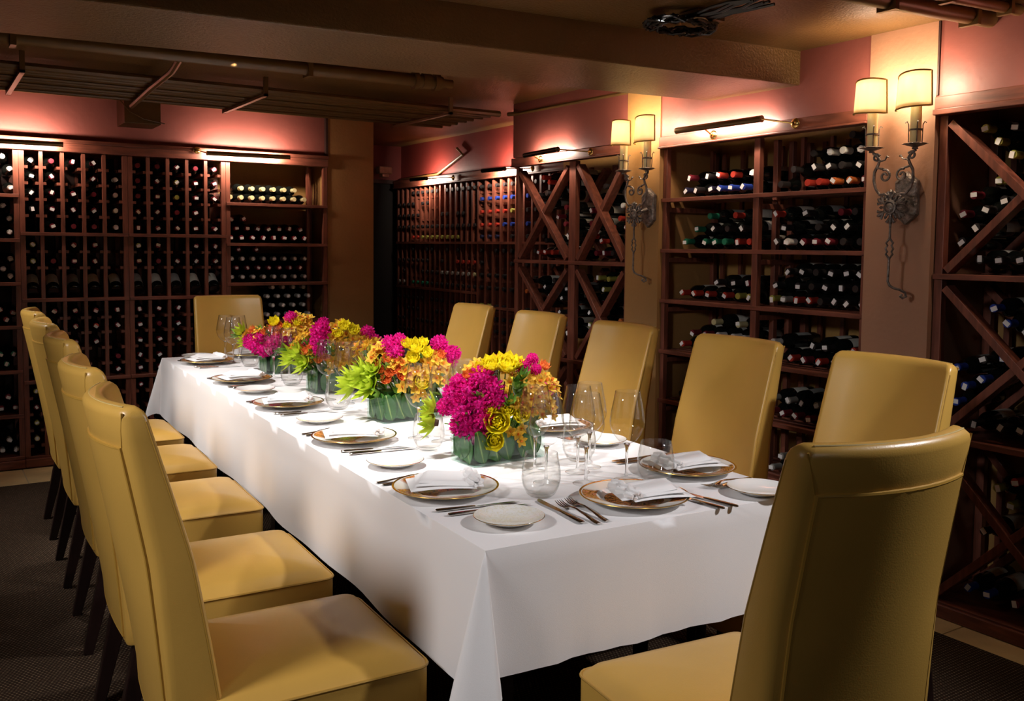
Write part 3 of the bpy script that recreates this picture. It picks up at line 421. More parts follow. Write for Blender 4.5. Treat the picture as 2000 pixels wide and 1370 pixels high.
R1 = [1.94, 1.838, 1.735, 1.63]; R2 = [1.40, 1.295]; R3 = [.965, .865, .76, .655]; R4 = [.45, .345, .24, .14]
GX = [.585, .688, .812, .938, 1.063, 1.21]; GX2 = [1.21, 1.340, 1.467, 1.594, 1.722, 1.85]
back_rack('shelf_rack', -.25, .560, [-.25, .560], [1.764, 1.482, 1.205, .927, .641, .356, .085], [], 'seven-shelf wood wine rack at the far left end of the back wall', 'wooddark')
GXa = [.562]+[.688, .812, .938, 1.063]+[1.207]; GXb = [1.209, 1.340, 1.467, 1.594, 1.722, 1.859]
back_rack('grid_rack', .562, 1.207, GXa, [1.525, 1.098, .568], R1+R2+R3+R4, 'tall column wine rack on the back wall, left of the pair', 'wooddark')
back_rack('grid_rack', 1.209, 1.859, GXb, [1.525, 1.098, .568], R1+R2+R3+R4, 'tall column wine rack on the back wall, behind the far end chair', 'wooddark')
sr = back_rack('shelf_rack', 1.861, 2.618, [1.861, 2.618], [1.757, 1.469, 1.184, .905, .63, .355], [], 'wine rack with open shelves of stacked bottles beside the ochre back pillar')
for k in range(3):
    MB().box(2.50+.03*k-2.2395, 2.518+.03*k-2.2395, .03+.06*k-.1, .055+.06*k-.1, .08, 2.045).build('slat', W, sr, smooth=False)

# --- right wall, plane x=3.41
XF, XB = 3.41, 3.80
def yb(root, cy): return lambda mb, x0, x1, y0, y1, z0, z1: mb.box(x0-3.6, x1-3.6, y0-cy, y1-cy, z0, z1)
header('rack_header', MB().box(3.375, 3.41, 2.503, 3.80, 2.003, 2.055).box(3.365, 3.42, 2.503, 3.80, 1.993, 2.003), 'woody', 'red wood header board over the middle shelf rack on the right wall')
header('rack_header', MB().box(3.375, 3.41, 4.075, 5.27, 1.998, 2.05).box(3.365, 3.42, 4.075, 5.27, 1.99, 1.998), 'woody', 'red wood header board over the cross-braced rack beside the far sconce')
header('rack_header', MB().box(3.374, 3.42, .4, 2.196, 2.012, 2.062).box(3.362, 3.42, .4, 2.196, 1.99, 2.012), 'woody', 'red wood header board over the near cross-braced rack at the right edge')
header('rack_header', MB().box(3.855, 3.97, 5.3, 8.1, 2.012, 2.075).box(3.845, 3.97, 5.3, 8.1, 2.0, 2.012), 'woody', 'red wood header board over the far grid rack')
def mid_rack():
    y0, y1, cy = 2.505, 3.797, 3.15
    root = empty('shelf_rack', (3.6, cy, 0), 0, 'red wood shelf rack with six rows of stacked bottles between the two sconce pillars', 'wine rack'); b = yb(root, cy)
    def up(ya, yb_):
        mb = MB(); b(mb, XF, XF+.03, ya, yb_, .12, 1.993); b(mb, XB-.03, XB, ya, yb_, .12, 1.993)
        for z in (.62, .89, 1.165, 1.435, 1.705): b(mb, XF+.03, XB-.03, ya, yb_, z-.05, z-.025)
        mb.build('upright', W, root, smooth=False, bevel=.002)
    up(y1-.028, y1); up(y0, y0+.028); up(3.118, 3.154)
    for dx in (.13, .24):
        MB().box(XF+dx-3.6, XF+dx+.028-3.6, 3.122-cy, 3.15-cy, .12, 1.993).build('divider_post', W, root, smooth=False, bevel=.002)
    for z in (.10, .372, .64, .91, 1.185, 1.457, 1.728):
        mb = MB(); b(mb, XF-.012, XF+.05, y0, y1, z-.02, z)
        for k in range(5): b(mb, XF+.075+.068*k, XF+.115+.068*k, y0, y1, z-.012, z)
        mb.build('shelf', 'woody', root, smooth=False, bevel=.0015)
    for k in range(9):
        y = y0+.12+k*.135
        if abs(y-3.13) > .04: MB().box(XB-.02-3.6, XB-.005-3.6, y-cy, y+.022-cy, .12, 1.993).build('back_slat', W, root, smooth=False)
    for k, y in enumerate((2.98, 2.86, 3.70)):
        MB().box(XF+.15+.06*k-3.6, XF+.17+.06*k-3.6, y-cy, y+.02-cy, 1.728, 1.993).build('inner_post', W, root, smooth=False)
    mb = MB(); b(mb, XF-.0, XB, y0, y1, .002, .10); b(mb, XF-.02, XF, y0, y1, .002, .07); mb.build('plinth', 'woody', root, smooth=False, bevel=.003)
mid_rack()
def xrack(y0, y1, bays, secs, lb, nback):
    cy = (y0+y1)/2; root = empty('cross_braced_rack', (3.6, cy, 0), 0, lb, 'wine rack'); b = yb(root, cy)
    ed = sorted({e for bb in bays for e in bb})
    posts = [(y1-.034, y1), (y0, y0+.034)]+([(bays[0][0]-.078, bays[0][0]-.012)] if len(bays) > 1 else [])
    for ya, y_b in posts:
        mb = MB(); b(mb, XF, XF+.035, ya, y_b, .06, 1.99); b(mb, XB-.035, XB-.004, ya, y_b, .06, 1.99); mb.build('upright', W, root, smooth=False, bevel=.002)
    for (s0, s1) in secs:
        mb = MB(); b(mb, XF-.012, XF+.05, y0, y1, s0-.022, s0); b(mb, XB-.06, XB-.01, y0, y1, s0-.022, s0); b(mb, XF+.05, XB-.06, y0, y1, s0-.018, s0-.006)
        mb.build('shelf', 'woody', root, smooth=False, bevel=.0015)
        for (ya, y_b) in bays:
            for xx in (XF+.012, XB-.085):
                for k, (a, c) in enumerate((((ya+.01, s0+.012), (y_b-.01, s1-.03)), ((y_b-.01, s0+.012), (ya+.01, s1-.03)))):
                    dx = .004*k
                    MB().bar((xx-3.6+.01+dx, a[0]-cy, a[1]), (xx-3.6+.01+dx, c[0]-cy, c[1]), .030, .055, up=(1, 0, 0)).build('cross_brace', W, root, smooth=False, bevel=.0015)
    for k in range(nback):
        y = y0+.1+k*(y1-y0-.2)/max(1, nback-1); MB().box(XB-.03-3.6, XB-.006-3.6, y-.012-cy, y+.012-cy, .06, 1.99).build('back_slat', W, root, smooth=False)
    mb = MB(); b(mb, XF-.0, XB, y0, y1, .002, .04); b(mb, XF-.022, XF, y0, y1, .002, .055); mb.build('plinth', 'woody', root, smooth=False, bevel=.004)
    return root
xrack(4.078, 5.262, [(4.668, 5.225), (4.115, 4.578)], [(.085, .735), (.765, 1.35), (1.376, 1.99)], 'cross-braced red wood rack behind the far sconce', 5)
xrack(.95, 2.192, [(1.545, 2.155), (.985, 1.455)], [(.064, .70), (.728, 1.345), (1.37, 1.99)], 'near cross-braced wood wine rack at the right edge of the room', 4)
# far grid rack, plane x=3.87
FC = [8.036-.0935*k for k in range(17)] + [6.419, 6.305, 6.19, 6.078, 5.968, 5.86, 5.75, 5.64, 5.53, 5.42]
def far_rack():
    cy = 6.7; root = empty('grid_rack', (4.05, cy, 0), 0, 'long column wine rack receding into the dark passage beyond the cross-braced rack', 'wine rack')
    for i, y in enumerate(FC):
        mb = MB(); mb.box(-.18, -.15, y-.012-cy, y+.012-cy, .06, 2.0); mb.box(.14, .165, y-.012-cy, y+.012-cy, .06, 2.0)
        mb.box(-.15, .14, y-.004-cy, y+.004-cy, .06, 2.0)
        for z in (1.90, 1.80, 1.695, 1.59, 1.385, 1.285, 1.185, .94, .84, .74):
            mb.box(-.165, .14, y-.020-cy, y+.020-cy, z-.009, z+.009)
        mb.build('upright', W, root, smooth=False)
    for (ya, y_b, z) in ((5.40, 8.05, 1.50), (6.55, 8.05, 1.087), (5.40, 6.54, .983), (5.40, 8.05, .50)):
        MB().box(-.19, .15, ya-cy, y_b-cy, z-.02, z).build('shelf', 'woody', root, smooth=False)
    MB().box(.166, .18, 5.4-cy, 8.05-cy, .03, 2.0).build('back_panel', W, root, smooth=False)
    MB().box(-.18, .16, 5.4-cy, 8.05-cy, .002, .06).build('plinth', 'woody', root, smooth=False)
far_rack()
# ------------------------------------------------------------------ bottles
def bottle_prof(): return [(0, .004), (.030, 0), (.0365, .003), (.038, .010), (.038, .185), (.0365, .200), (.030, .216), (.020, .230), (.0152, .245), (.0142, .262), (.0142, .285), (.0158, .287), (.0158, .296), (.0142, .299), (0, .299)]
BM = MB().lathe(bottle_prof(), 18).mesh('wine_bottle', 'bottle', angle=50)
def capsule(k): return MB().lathe([(.0165, .236), (.0152, .248), (.0150, .262), (.0150, .286), (.0166, .288), (.0166, .297), (.0155, .3005), (0, .3008)], 16).mesh('capsule', 'foil'+k, angle=30)
CAP = {k: capsule(k) for k in FOIL}
LAB = {m: MB().lathe([(.0383, .055), (.0385, .056), (.0385, .150), (.0383, .151)], 14, a0=-1.35, a1=1.35).mesh('paper_label', m) for m in ('paper', 'greypaper')}
TAG = MB().box(-.0090, .0090, -.0128, .0128, .3025, .3035).mesh('price_tag', 'tag', smooth=False)
MX = Matrix(((0, 0, -1), (0, 1, 0), (1, 0, 0))).to_4x4()      # neck towards -X, local +X up
MY = Matrix(((0, -1, 0), (0, 0, -1), (1, 0, 0))).to_4x4()     # neck towards -Y, local +X up
LIE = {'x': MX, 'y': MY}
def bottle(tip, ax, c, label, group, full=True, tagp=.85, roll=None, jit=.02, lab=None):
    roll = rnd.uniform(-.7, .7) if roll is None else roll
    m = LIE[ax] @ RX(rnd.uniform(-jit, jit)) @ RY(rnd.uniform(-jit, jit)) @ RZ(roll)
    m.translation = Vector(tip) - (m.to_3x3() @ Vector((0, 0, .301)))
    o = bpy.data.objects.new('wine_bottle', BM); col.objects.link(o); o.matrix_world = m
    tag(o, label, 'bottle', group)
    link('capsule', CAP[c], o)
    if full: link('paper_label', LAB[lab or rnd.choice(['paper', 'paper', 'greypaper'])], o)
    if rnd.random() < tagp:
        t = link('price_tag', TAG, o); t.rotation_euler = (0, 0, rnd.choice([-.5, -.3, .2, .5, 1.2])); t.location = (rnd.uniform(-.006, .004), rnd.uniform(-.004, .004), 0)
    return o
SHN = {1.728: 'top shelf', 1.457: 'second shelf down', 1.185: 'third shelf down', .91: 'fourth shelf down', .64: 'fifth shelf down', .372: 'sixth shelf down', .37: 'sixth shelf down'}
RWN = ['bottom layer', 'second layer', 'third layer', 'fourth layer']
for b, s, k, i, y, z, c in MID:
    bottle((XF+.04+rnd.uniform(-.008, .015), y, z), 'x', c, f"{FNAME[c]} foil bottle, {ORD[i]} in {RWN[k]}, {SHN[s]}, {'left' if b=='L' else 'right'} bay, middle rack", 'bottles on the middle shelf rack', tagp=.8)
SEC = {'UA': 'upper left', 'UB': 'upper right', 'LA': 'lower left', 'LB': 'lower right'}
cnt = {}
def nth(key): cnt[key] = cnt.get(key, -1)+1; return ORD[cnt[key]]
XR.sort(key=lambda t: (t[0], -t[1])); RR.sort(key=lambda t: (t[0], -t[1]))
for s, y, z, c in XR:
    bottle((3.475, y, z), 'x', c, f"{FNAME[c]} foil bottle, {nth('X'+s)} from left in {SEC[s]} cross of far sconce rack", 'bottles in the far cross-braced rack', tagp=.5)
SEC2 = {'U': 'top', 'C': 'middle', 'D': 'bottom'}
for s, y, z, c in RR:
    bottle((3.465, y, z), 'x', c, f"{FNAME[c]} foil bottle, {nth('R'+s)} from left in {SEC2[s]} section, near right edge rack", 'bottles in the near cross-braced rack', tagp=1)
# the column racks on the back wall
gx = [.634, .752, .876, 1.001, 1.135, 1.277, 1.404, 1.532, 1.66, 1.79]
rows = {'top': [1.985, 1.883, 1.780, 1.676, 1.566], 'second': [1.445, 1.339], 'third': [1.012, .909, .803, .697, .609], 'bottom': [.495, .390, .288, .184, .116]}
F1 = {'top': ['K..KMMK.KM', 'KMMKMM', ''], }
fill = {'top': ['KKM KKMKMM', 'KM.KWMMYMM', 'KMMKWMMYMM', 'KMMKWMMMMM', '.MMMWMMMM.'], 'second': ['Y.MM.YM.MM', 'YMMM.MMMMM'],
        'third': ['MMMMMMMM..', '.KMRMMMM..', '..MM.MMM..', '..M.MMM...', '....MMM...'], 'bottom': ['Y....MK...', 'M...K.MK..', 'Y...MK.M..', 'C....KM...', '.........K']}
fill['top'][0] = 'KMMM.MMMMM'; fill['top'][1] = 'KM.MWMMYMM'; fill['top'][2] = 'KMMMWMMYMM'; fill['top'][3] = 'KMMMWMMMM.'; fill['top'][4] = '.MMMWMMMMM'
GRIDB = []
for sec, zs in rows.items():
    for r, z in enumerate(zs):
        for c, ch in enumerate(fill[sec][r]):
            if ch == '.': continue
            if sec == 'bottom': GRIDB.append(((gx[c], 6.675, z), 'y', ch)); continue
            bottle((gx[c], 6.675, z), 'y', ch, f"{FNAME[ch]} foil bottle, {ORD[c]} column, {ORD[r]} row of {sec} section, back wall column racks", 'bottles in the back wall column racks', full=False, tagp=.8)
DR = Matrix(((0, 1, 0), (.82, 0, .572), (.572, 0, -.82))).to_4x4()
for i, x in enumerate(gx):
    d = Vector((0, .83, .5)).normalized(); up = Vector((0, -.5, .83)).normalized(); sx = d.cross(up)
    m = Matrix((up, d.cross(up), d)).transposed().to_4x4(); m.translation = (x, 6.70, 1.142)
    o = bpy.data.objects.new('wine_bottle', BM); col.objects.link(o); o.matrix_world = m @ RZ(rnd.uniform(-.3, .3))
    tag(o, f"tilted display bottle showing its {'grey' if i in (2, 5, 7) else 'cream'} label, {ORD[i]} column above the middle shelf", 'bottle', 'tilted display bottles in the back wall column racks')
    link('paper_label', LAB['greypaper' if i in (2, 5, 7) else 'paper'], o); link('capsule', CAP['K'], o)
# open shelves left and right on the back wall
LS = {'top': [(.475, 2.0), (.515, 1.925), (.44, 1.885), (.516, 1.806)], 'second': [(.471, 1.69), (.507, 1.61), (.43, 1.56), (.507, 1.524)], 'third': [(.43, 1.375), (.507, 1.356), (.465, 1.29), (.425, 1.245), (.505, 1.245)],
      'fourth': [(.441, 1.03), (.513, 1.01), (.474, .967)], 'fifth': [(.435, .745), (.512, .745), (.471, .681)], 'sixth': [(.474, .47), (.435, .398), (.514, .398)], 'seventh': [(.475, .19), (.435, .125), (.515, .125)]}
for s, l in LS.items():
    for i, (x, z) in enumerate(l):
        c = 'G' if s == 'fifth' else 'M' if s in ('fourth', 'sixth') else 'S'
        bottle((x, 6.69, z), 'y', c, f"{FNAME[c]} foil bottle, {ORD[i]} from top of {s} shelf, far left rack", 'bottles on the far left shelf rack', full=False, tagp=1)
def rowx(n, x0, x1): return [x0+(x1-x0)*i/max(1, n-1) for i in range(n)]
RS = [('top', 1.757, [(rowx(8, 1.905, 2.455), 'C'), (rowx(6, 1.985, 2.38), 'C')]),
      ('second', 1.469, [(rowx(8, 1.905, 2.455), 'M'), (rowx(7, 1.945, 2.42), 'M'), (rowx(2, 1.91, 2.0), 'M')]),
      ('third', 1.184, [(rowx(8, 1.91, 2.455), 'S'), (rowx(7, 1.945, 2.42), 'M'), (rowx(8, 1.91, 2.455), 'S'), (rowx(2, 1.96, 2.09), 'M')])]
FARB = []
for s, z0, rws in RS:
    for k, (xs, c) in enumerate(rws):
        if s == 'third': FARB += [((x, 6.69, z0+.04+.066*k), 'y', c) for x in xs]; continue
        for i, x in enumerate(xs):
            bottle((x, 6.69, z0+.04+.066*k), 'y', c, f"{FNAME[c]} foil bottle, {ORD[i]} in {RWN[k]} on {s} shelf beside ochre back pillar", 'bottles on the shelf rack by the back pillar', full=False, tagp=0 if c == 'C' else 1, jit=.01)
# everything smaller and farther: one mass
def mass():
    mats = ['bottle']+['foil'+k for k in FOIL]+['tag']; idx = {k: i+1 for i, k in enumerate(FOIL)}; mb = MB()
    pb = [(0, .004), (.034, 0), (.038, .010), (.038, .190), (.030, .216), (.016, .240), (.0145, .262)]; pc = [(.0160, .24), (.0152, .286), (.0166, .290), (.0160, .3005), (0, .3008)]
    def one(tip, ax, c, tg=True):
        m = LIE[ax] @ RZ(rnd.uniform(0, 6)); m.translation = Vector(tip) - (m.to_3x3() @ Vector((0, 0, .301)))
        mb.lathe(pb, 10, 0, m); mb.lathe(pc, 10, idx[c], m)
        if tg: mb.box(-.007, .007, -.010, .010, .302, .303, len(mats)-1, m)
    fy = [(FC[i]+FC[i+1])/2 for i in range(len(FC)-1)]
    zr = [1.945, 1.845, 1.74, 1.635, 1.54]; z2 = [1.43, 1.33, 1.23, 1.127]; z3 = [.985, .885, .785, .685, .54]
    L1 = ['.' * 3+'KKKKKK.KKKKKK'+'KKKKKKKKKK', 'KKKK.KK.........'+'BBBBBBBBBB', 'KKKKK....KK.KK..'+'RRRRYYKKKK', 'KKKKKKKKKKKKKKKK'+'RRRBBBBKKK', '...RRYYYYYYYY...'+'NNN.KMKKKK']
    L2 = ['...K..KK..K.K...'+'K.KKKK.K.K', 'KKKKKKK..K..RRRR'+'K...K.KKKK', '.K...KKKKSSSSSSC'+'KKKK..KKKK', 'SS.GGGGKKKKKKKKK'+'KKKKKKOOKK']
    L3 = ['KKKKKK.KKK.KKKKK'+'YYKK.KKKKK', '..KKK...KK......'+'KKKKKK.KKK', 'KK..KKKK.KK...KK'+'K.KK.KKKKK', 'KKKK......KK..RR'+'KK.KKK.KKK', 'KKKKKKKKKKKKKKKK'+'KKKKKKKKKK']
    for zs, LL, dz in ((zr, L1, 0), (z2, L2, 0), (z3, L3, 0)):
        for r, z in enumerate(zs):
            for i, ch in enumerate(LL[r][:len(fy)]):
                if ch == '.': continue
                zz = z if not (i >= 16 and zs is z3 and r == 0) else z-.0
                if zs is z2 and i >= 16: zz = z-.0
                one((3.862, fy[i], zz), 'x', ch, False)
    for t in FARB+GRIDB: one(*t)
    for k in range(4):
        for i in range(5 if k % 2 == 0 else 4): one((2.17+.0785*i+(.039 if k % 2 else 0), 6.69, .945+.067*k), 'y', 'S')
    one((1.93, 6.69, .945), 'y', 'K'); one((2.02, 6.69, .945), 'y', 'K')
    for z0 in (.62, .355):
        for i in range(8): one((1.91+.0785*i, 6.69, z0+.04), 'y', 'K')
    mb.build('wine_bottles', mats, label='distant mass of dark wine bottles filling the far grid rack and lower back shelves', cat='bottles', kind='stuff')
mass()

# ------------------------------------------------------------------ table
TY = -.0406184
P0 = Vector((1.083, 1.785)); EX = Vector((math.cos(TY), math.sin(TY))); EY = Vector((-math.sin(TY), math.cos(TY)))
TW, TL, TZ = 1.043, 4.104, .76
def tp(u, v, z=TZ): p = P0+EX*u+EY*v; return Vector((p.x, p.y, z))
def table():
    c = tp(TW/2, TL/2, 0); root = empty('dining_table', c, TY, 'long dining table hidden under a white tablecloth', 'table')
    MB().box(-TW/2+.012, TW/2-.012, -TL/2+.012, TL/2-.012, .725, TZ-.006).build('tabletop', 'leg', root, smooth=False)
    for x in (-.40, .40):
        for y in (-1.9, 0, 1.9): MB().bar((x, y, 0.006), (x, y, .724), .06, .06, m=0).build('leg', 'leg', root, smooth=False)
table()
def cloth():
    mb = MB(); NR = 12
    H = {'l': .345, 'f': .30, 'r': .225, 'b': .225}
    st = []   # stations: (corner/edge base u,v, outward dir u,v, max drop, ear params)
    ripple = lambda s: .004*math.sin(s*7.3)+.0025*math.sin(s*17.1+1)
    def edge(u0, v0, u1, v1, n, out, h, s0):
        for i in range(n+1):
            t = i/n; st.append(((u0+(u1-u0)*t, v0+(v1-v0)*t), out, h, None, s0+t*3, min(1, min(t, 1-t)*n/3)))
    def corner(u, v, da, db, ha, hb, flip=1):
        n = 18
        for i in range(1, n):
            ph = PI/2*i/n; h = min(ha/max(1e-3, math.cos(ph)), hb/max(1e-3, math.sin(ph)))
            st.append(((u, v), None, h, (da, db, i/n), 0, 0))
    edge(0, TL, 0, 0, 60, (-1, 0), H['l'], 0); corner(0, 0, (-1, 0), (0, -1), H['l'], H['f'])
    edge(0, 0, TW, 0, 22, (0, -1), H['f'], 5); corner(TW, 0, (0, -1), (1, 0), H['f'], H['r'])
    edge(TW, 0, TW, TL, 40, (1, 0), H['r'], 9); corner(TW, TL, (1, 0), (0, 1), H['r'], H['b'])
    edge(TW, TL, 0, TL, 16, (0, 1), H['b'], 12); corner(0, TL, (0, 1), (-1, 0), H['b'], H['l'])
    def pos(stt, j):
        (u, v), out, h, ear, s, w = stt; r = h*j/NR
        if ear is None:
            o = .004*min(1, j)+.012*(r/.3)+ripple(s)*w*(r/.3)**1.2*1.4
            return tp(u+out[0]*o, v+out[1]*o, TZ-r*.998+(.002 if j == 0 else 0))
        da, db, t = ear; A = Vector(da); B = Vector(db); dg = (A+B).normalized(); pp = (B-A).normalized()
        k = min(1, r/.02)
        off = dg*(math.sin(PI*t)*.24*r)-pp*(math.sin(2*PI*t)*.17*r*(1 if t < .5 else 1.0)) + (A*(1-t)+B*t)*(.004+.012*min(1, r/.3))*k
        return tp(u+off.x, v+off.y, TZ-r*.975+(.002 if j == 0 else 0))
    K = len(st); vs = [pos(s, j) for s in st for j in range(NR+1)]; W_ = NR+1
    fs = [(i*W_+j, i*W_+j+1, ((i+1) % K)*W_+j+1, ((i+1) % K)*W_+j) for i in range(K) for j in range(NR)]
    mb.add(vs, fs)
    mb.grid(lambda a, b: tp(TW*a, TL*b, TZ+.002), 8, 24)
    # soft rim roll
    mb.build('tablecloth', 'linen', label='long white linen tablecloth draped over the dining table with a folded front corner', cat='tablecloth')
cloth()

# ------------------------------------------------------------------ chairs
def chair_parts():
    root = empty('dining_chair', (0, 0, 0)); root.empty_display_size = .3
    # backrest
    def sect(v):
        z = .355+v*.772; t = .120-.068*v; y = -.222-.203*v**1.1-t/2; w = .456-.028*v; return z, y, w, t
    def ring(v, sh=0, n=40):
        z, y, w, t = sect(v); w -= 2*sh; t -= 2*sh; r = min(.016, t/2-.001); pts = []
        hx, hy = w/2, t/2
        segs = []
        for cx, cy, a0 in ((hx-r, hy-r, 0), (-hx+r, hy-r, PI/2), (-hx+r, -hy+r, PI), (hx-r, -hy+r, 3*PI/2)):
            for k in range(5): a = a0+PI/2*k/4; segs.append((cx+r*math.cos(a), cy+r*math.sin(a)))
            # straight subdivisions
            nx = {0: 8, PI/2: 1, PI: 8, 3*PI/2: 1}[a0]
            if nx > 1:
                x1, y1 = segs[-1]; x2 = -x1
                for k in range(1, nx): segs.append((x1+(x2-x1)*k/nx, y1))
        for x, yy in segs:
            c = .052*(2*x/w)**2*min(1, v*1.5+.15)
            bulge = .012*(1-(2*x/w)**2)*math.sin(PI*min(1, v*1.02)) if yy > 0 else 0
            pts.append((x, y+yy+c+bulge, z))
        return pts
    mb = MB(); vs = []; levels = [(0, .012), (.004, .003), (.02, 0)]+[(.02+.95*i/16, 0) for i in range(1, 17)]+[(.985, .003), (.995, .010), (1.0, .019)]
    rings = [ring(v, s) for v, s in levels]; n = len(rings[0])
    for r_ in rings: vs += r_
    fs = [(i*n+k, i*n+(k+1) % n, (i+1)*n+(k+1) % n, (i+1)*n+k) for i in range(len(rings)-1) for k in range(n)]
    fs += [tuple(reversed(range(n))), tuple((len(rings)-1)*n+k for k in range(n))]
    mb.add(vs, fs); bk = mb.build('backrest', 'leather', root)
    def rear(x, v, o=0):
        z, y, w, t = sect(v); return (x*w/2, y-t/2-o+.052*x*x*min(1, v*1.5+.15), z)
    def front(x, v, o=0):
        z, y, w, t = sect(v); return (x*(w/2), y+t/2+o+.052*x*x*min(1, v*1.5+.15), z)
    mp = MB(); X0, V0, V1 = .855, .03, .885
    A = 10; B = 14
    outer = lambda a, b: rear(-X0+2*X0*a, V0+(V1-V0)*b, .0045)
    mp.grid(outer, A, B)
    bd = [rear(-X0+2*X0*a/A, V0, 0) for a in range(A+1)]+[rear(X0, V0+(V1-V0)*b/B, 0) for b in range(1, B+1)]+[rear(X0-2*X0*a/A, V1, 0) for a in range(1, A+1)]+[rear(-X0, V1-(V1-V0)*b/B, 0) for b in range(1, B)]
    bo = [outer(a/A, 0) for a in range(A+1)]+[outer(1, b/B) for b in range(1, B+1)]+[outer(1-a/A, 1) for a in range(1, A+1)]+[outer(0, 1-b/B) for b in range(1, B)]
    K = len(bd); mp.add(bd+bo, [(i, (i+1) % K, K+(i+1) % K, K+i) for i in range(K)])
    pn = mp.build('back_panel', 'leather', root)
    MB().tube([Vector(p)+Vector((0, -.001, 0)) for p in bd], .0042, 6, closed=True).build('piping', 'welt', pn)
    # welts on both front edges and over the top
    def welt(side):
        pts = [Vector(front(side*.975, .06+.9*i/16, -.010))+Vector((side*.004, 0, 0)) for i in range(17)]
        return pts
    for s in (-1, 1): MB().tube(welt(s), .0028, 6).build('seam', 'welt', bk)
    top = []
    for i in range(13):
        x = -1+2*i/12; p = Vector(rear(x*.89, .99, 0)); p.z = .355+.770; p.y += .017; top.append(p)
    MB().tube(top, .0020, 6).build('seam', 'stitch', bk)
    for s in (-1, 1):
        a = Vector(rear(s*.87, .89, -.001)); b = Vector(rear(s*.97, .985, -.004)); MB().tube([a, a.lerp(b, .5)+Vector((0, -.001, 0)), b], .0022, 6).build('seam', 'welt', bk)
    # seat
    hw, hd = .252, .255
    def outline(sh, n=9):
        pts = []
        for cx, cy, a0 in ((1, 1, 0), (-1, 1, PI/2), (-1, -1, PI), (1, -1, 3*PI/2)):
            r = .035 if cy > 0 else .012
            for k in range(6):
                a = a0+PI/2*k/5; pts.append((cx*(hw-r)+(r-0)*math.cos(a), cy*(hd-r)+r*math.sin(a)))
        out = []
        L = len(pts)
        for i in range(L):
            a = pts[i]; b = pts[(i+1) % L]; out.append(a)
            if math.hypot(b[0]-a[0], b[1]-a[1]) > .1:
                for k in range(1, 7): out.append((a[0]+(b[0]-a[0])*k/7, a[1]+(b[1]-a[1])*k/7))
        return [(x*(1-sh), (y*1.04-.012)*(1-sh)) for x, y in out]
    ms = MB(); lv = [(.03, .352), (.0, .360), (0, .455)]
    for i in range(1, 11):
        q = i/10; lv.append((q*.96, .455+.050*math.sqrt(1-(1-q)**2.6)))
    rs = [[(x, y, z) for x, y in outline(sh)] for sh, z in lv]; n = len(rs[0]); vs = [p for r_ in rs for p in r_]
    fs = [(i*n+k, i*n+(k+1) % n, (i+1)*n+(k+1) % n, (i+1)*n+k) for i in range(len(rs)-1) for k in range(n)]+[tuple(reversed(range(n))), tuple((len(rs)-1)*n+k for k in range(n))]
    ms.add(vs, fs); se = ms.build('seat', 'leather', root)
    MB().tube([(x*1.003, y*1.003, .456) for x, y in outline(0)], .0035, 6, closed=True).build('piping', 'welt', se)
    for x in (-.205, .205):
        MB().bar((x, .205, 0.006), (x, .205, .353), .032, .032, w2=.045, d2=.045, up=(0, 1, 0)).build('leg', 'leg', root, smooth=False, bevel=.003)
        MB().bar((x*.97, -.365, 0.006), (x*.97, -.285, .356), .030, .032, w2=.045, d2=.055, up=(0, 1, 0)).build('leg', 'leg', root, smooth=False, bevel=.003)
    return root
proto = chair_parts()
CH = []
def rc(front_top, side): return front_top
LY = [2.178, 2.85, 3.675, 4.41, 5.14]; LX = [.772, .80, .848, .872, .90]
near_words = ['nearest the camera', 'second from the camera', 'middle one', 'fourth from the camera', 'farthest from the camera']
for i in range(5):
    CH.append((LX[i], LY[i], -PI/2, f"mustard leather chair on the table's left side, {near_words[i]}", 'chairs along the left side of the table'))
RYs = [1.80, 2.47, 3.18, 3.91, 4.61]; RXs = [2.175, 2.195, 2.235, 2.285, 2.30]
for i in range(5):
    CH.append((RXs[i], RYs[i], PI/2, f"mustard leather chair on the table's right side, {near_words[i]}", 'chairs along the right side of the table'))
CH.append((1.513, 1.43, -.10, 'large foreground mustard leather chair seen from behind at the near end of the table', None))
CH.append((1.685, 5.66, PI-.04, 'mustard leather chair at the far head of the table facing the camera', None))
for i, (x, y, rz, lb, g) in enumerate(CH):
    o = proto if i == 0 else copy_tree(proto)
    o.location = (x, y, 0); o.rotation_euler = (0, 0, rz+(TY if g else 0)); o['label'] = lb; o['category'] = 'chair'
    if g: o['group'] = g
    elif 'group' in o: del o['group']

# ------------------------------------------------------------------ tableware
ZT = TZ+.003
def once(name, make):
    o = make(); o.hide_render = False; return o
PL = MB().lathe([(0, .003), (.062, .003), (.066, 0), (.070, .001), (.074, .007), (.100, .013), (.145, .021), (.1505, .0225), (.1505, .0245), (.145, .024), (.102, .0165), (.094, .013), (.086, .0085), (0, .0075)], 56).mesh('charger_plate', 'china', angle=50)
PLD = MB().lathe([(.1035, .0172), (.143, .0241)], 56).mesh('painted_border', 'decor')
PLG = MB().lathe([(.1455, .0243), (.1512, .0252), (.1517, .0238), (.1500, .0222)], 56).mesh('gilt_rim', 'gold')
PLC = MB().lathe([(0, .0082), (.084, .0088)], 40).mesh('painted_centre', 'decor')
BR = MB().lathe([(0, .004), (.036, .004), (.040, 0), (.044, .001), (.048, .007), (.070, .012), (.088, .019), (.0905, .021), (.0895, .0225), (.070, .0155), (.052, .0085), (0, .0080)], 44).mesh('bread_plate', 'china', angle=50)
BR2 = MB().lathe([(0, .004), (.036, .004), (.040, 0), (.044, .001), (.048, .007), (.070, .012), (.088, .019), (.0905, .021), (.0895, .0225), (.070, .0155), (.052, .0085), (0, .0080)], 44).mesh('bread_plate', 'scroll', angle=50)
BRG = MB().lathe([(.0900, .0222), (.0912, .0214), (.0905, .0205)], 44).mesh('gilt_rim', 'gold')
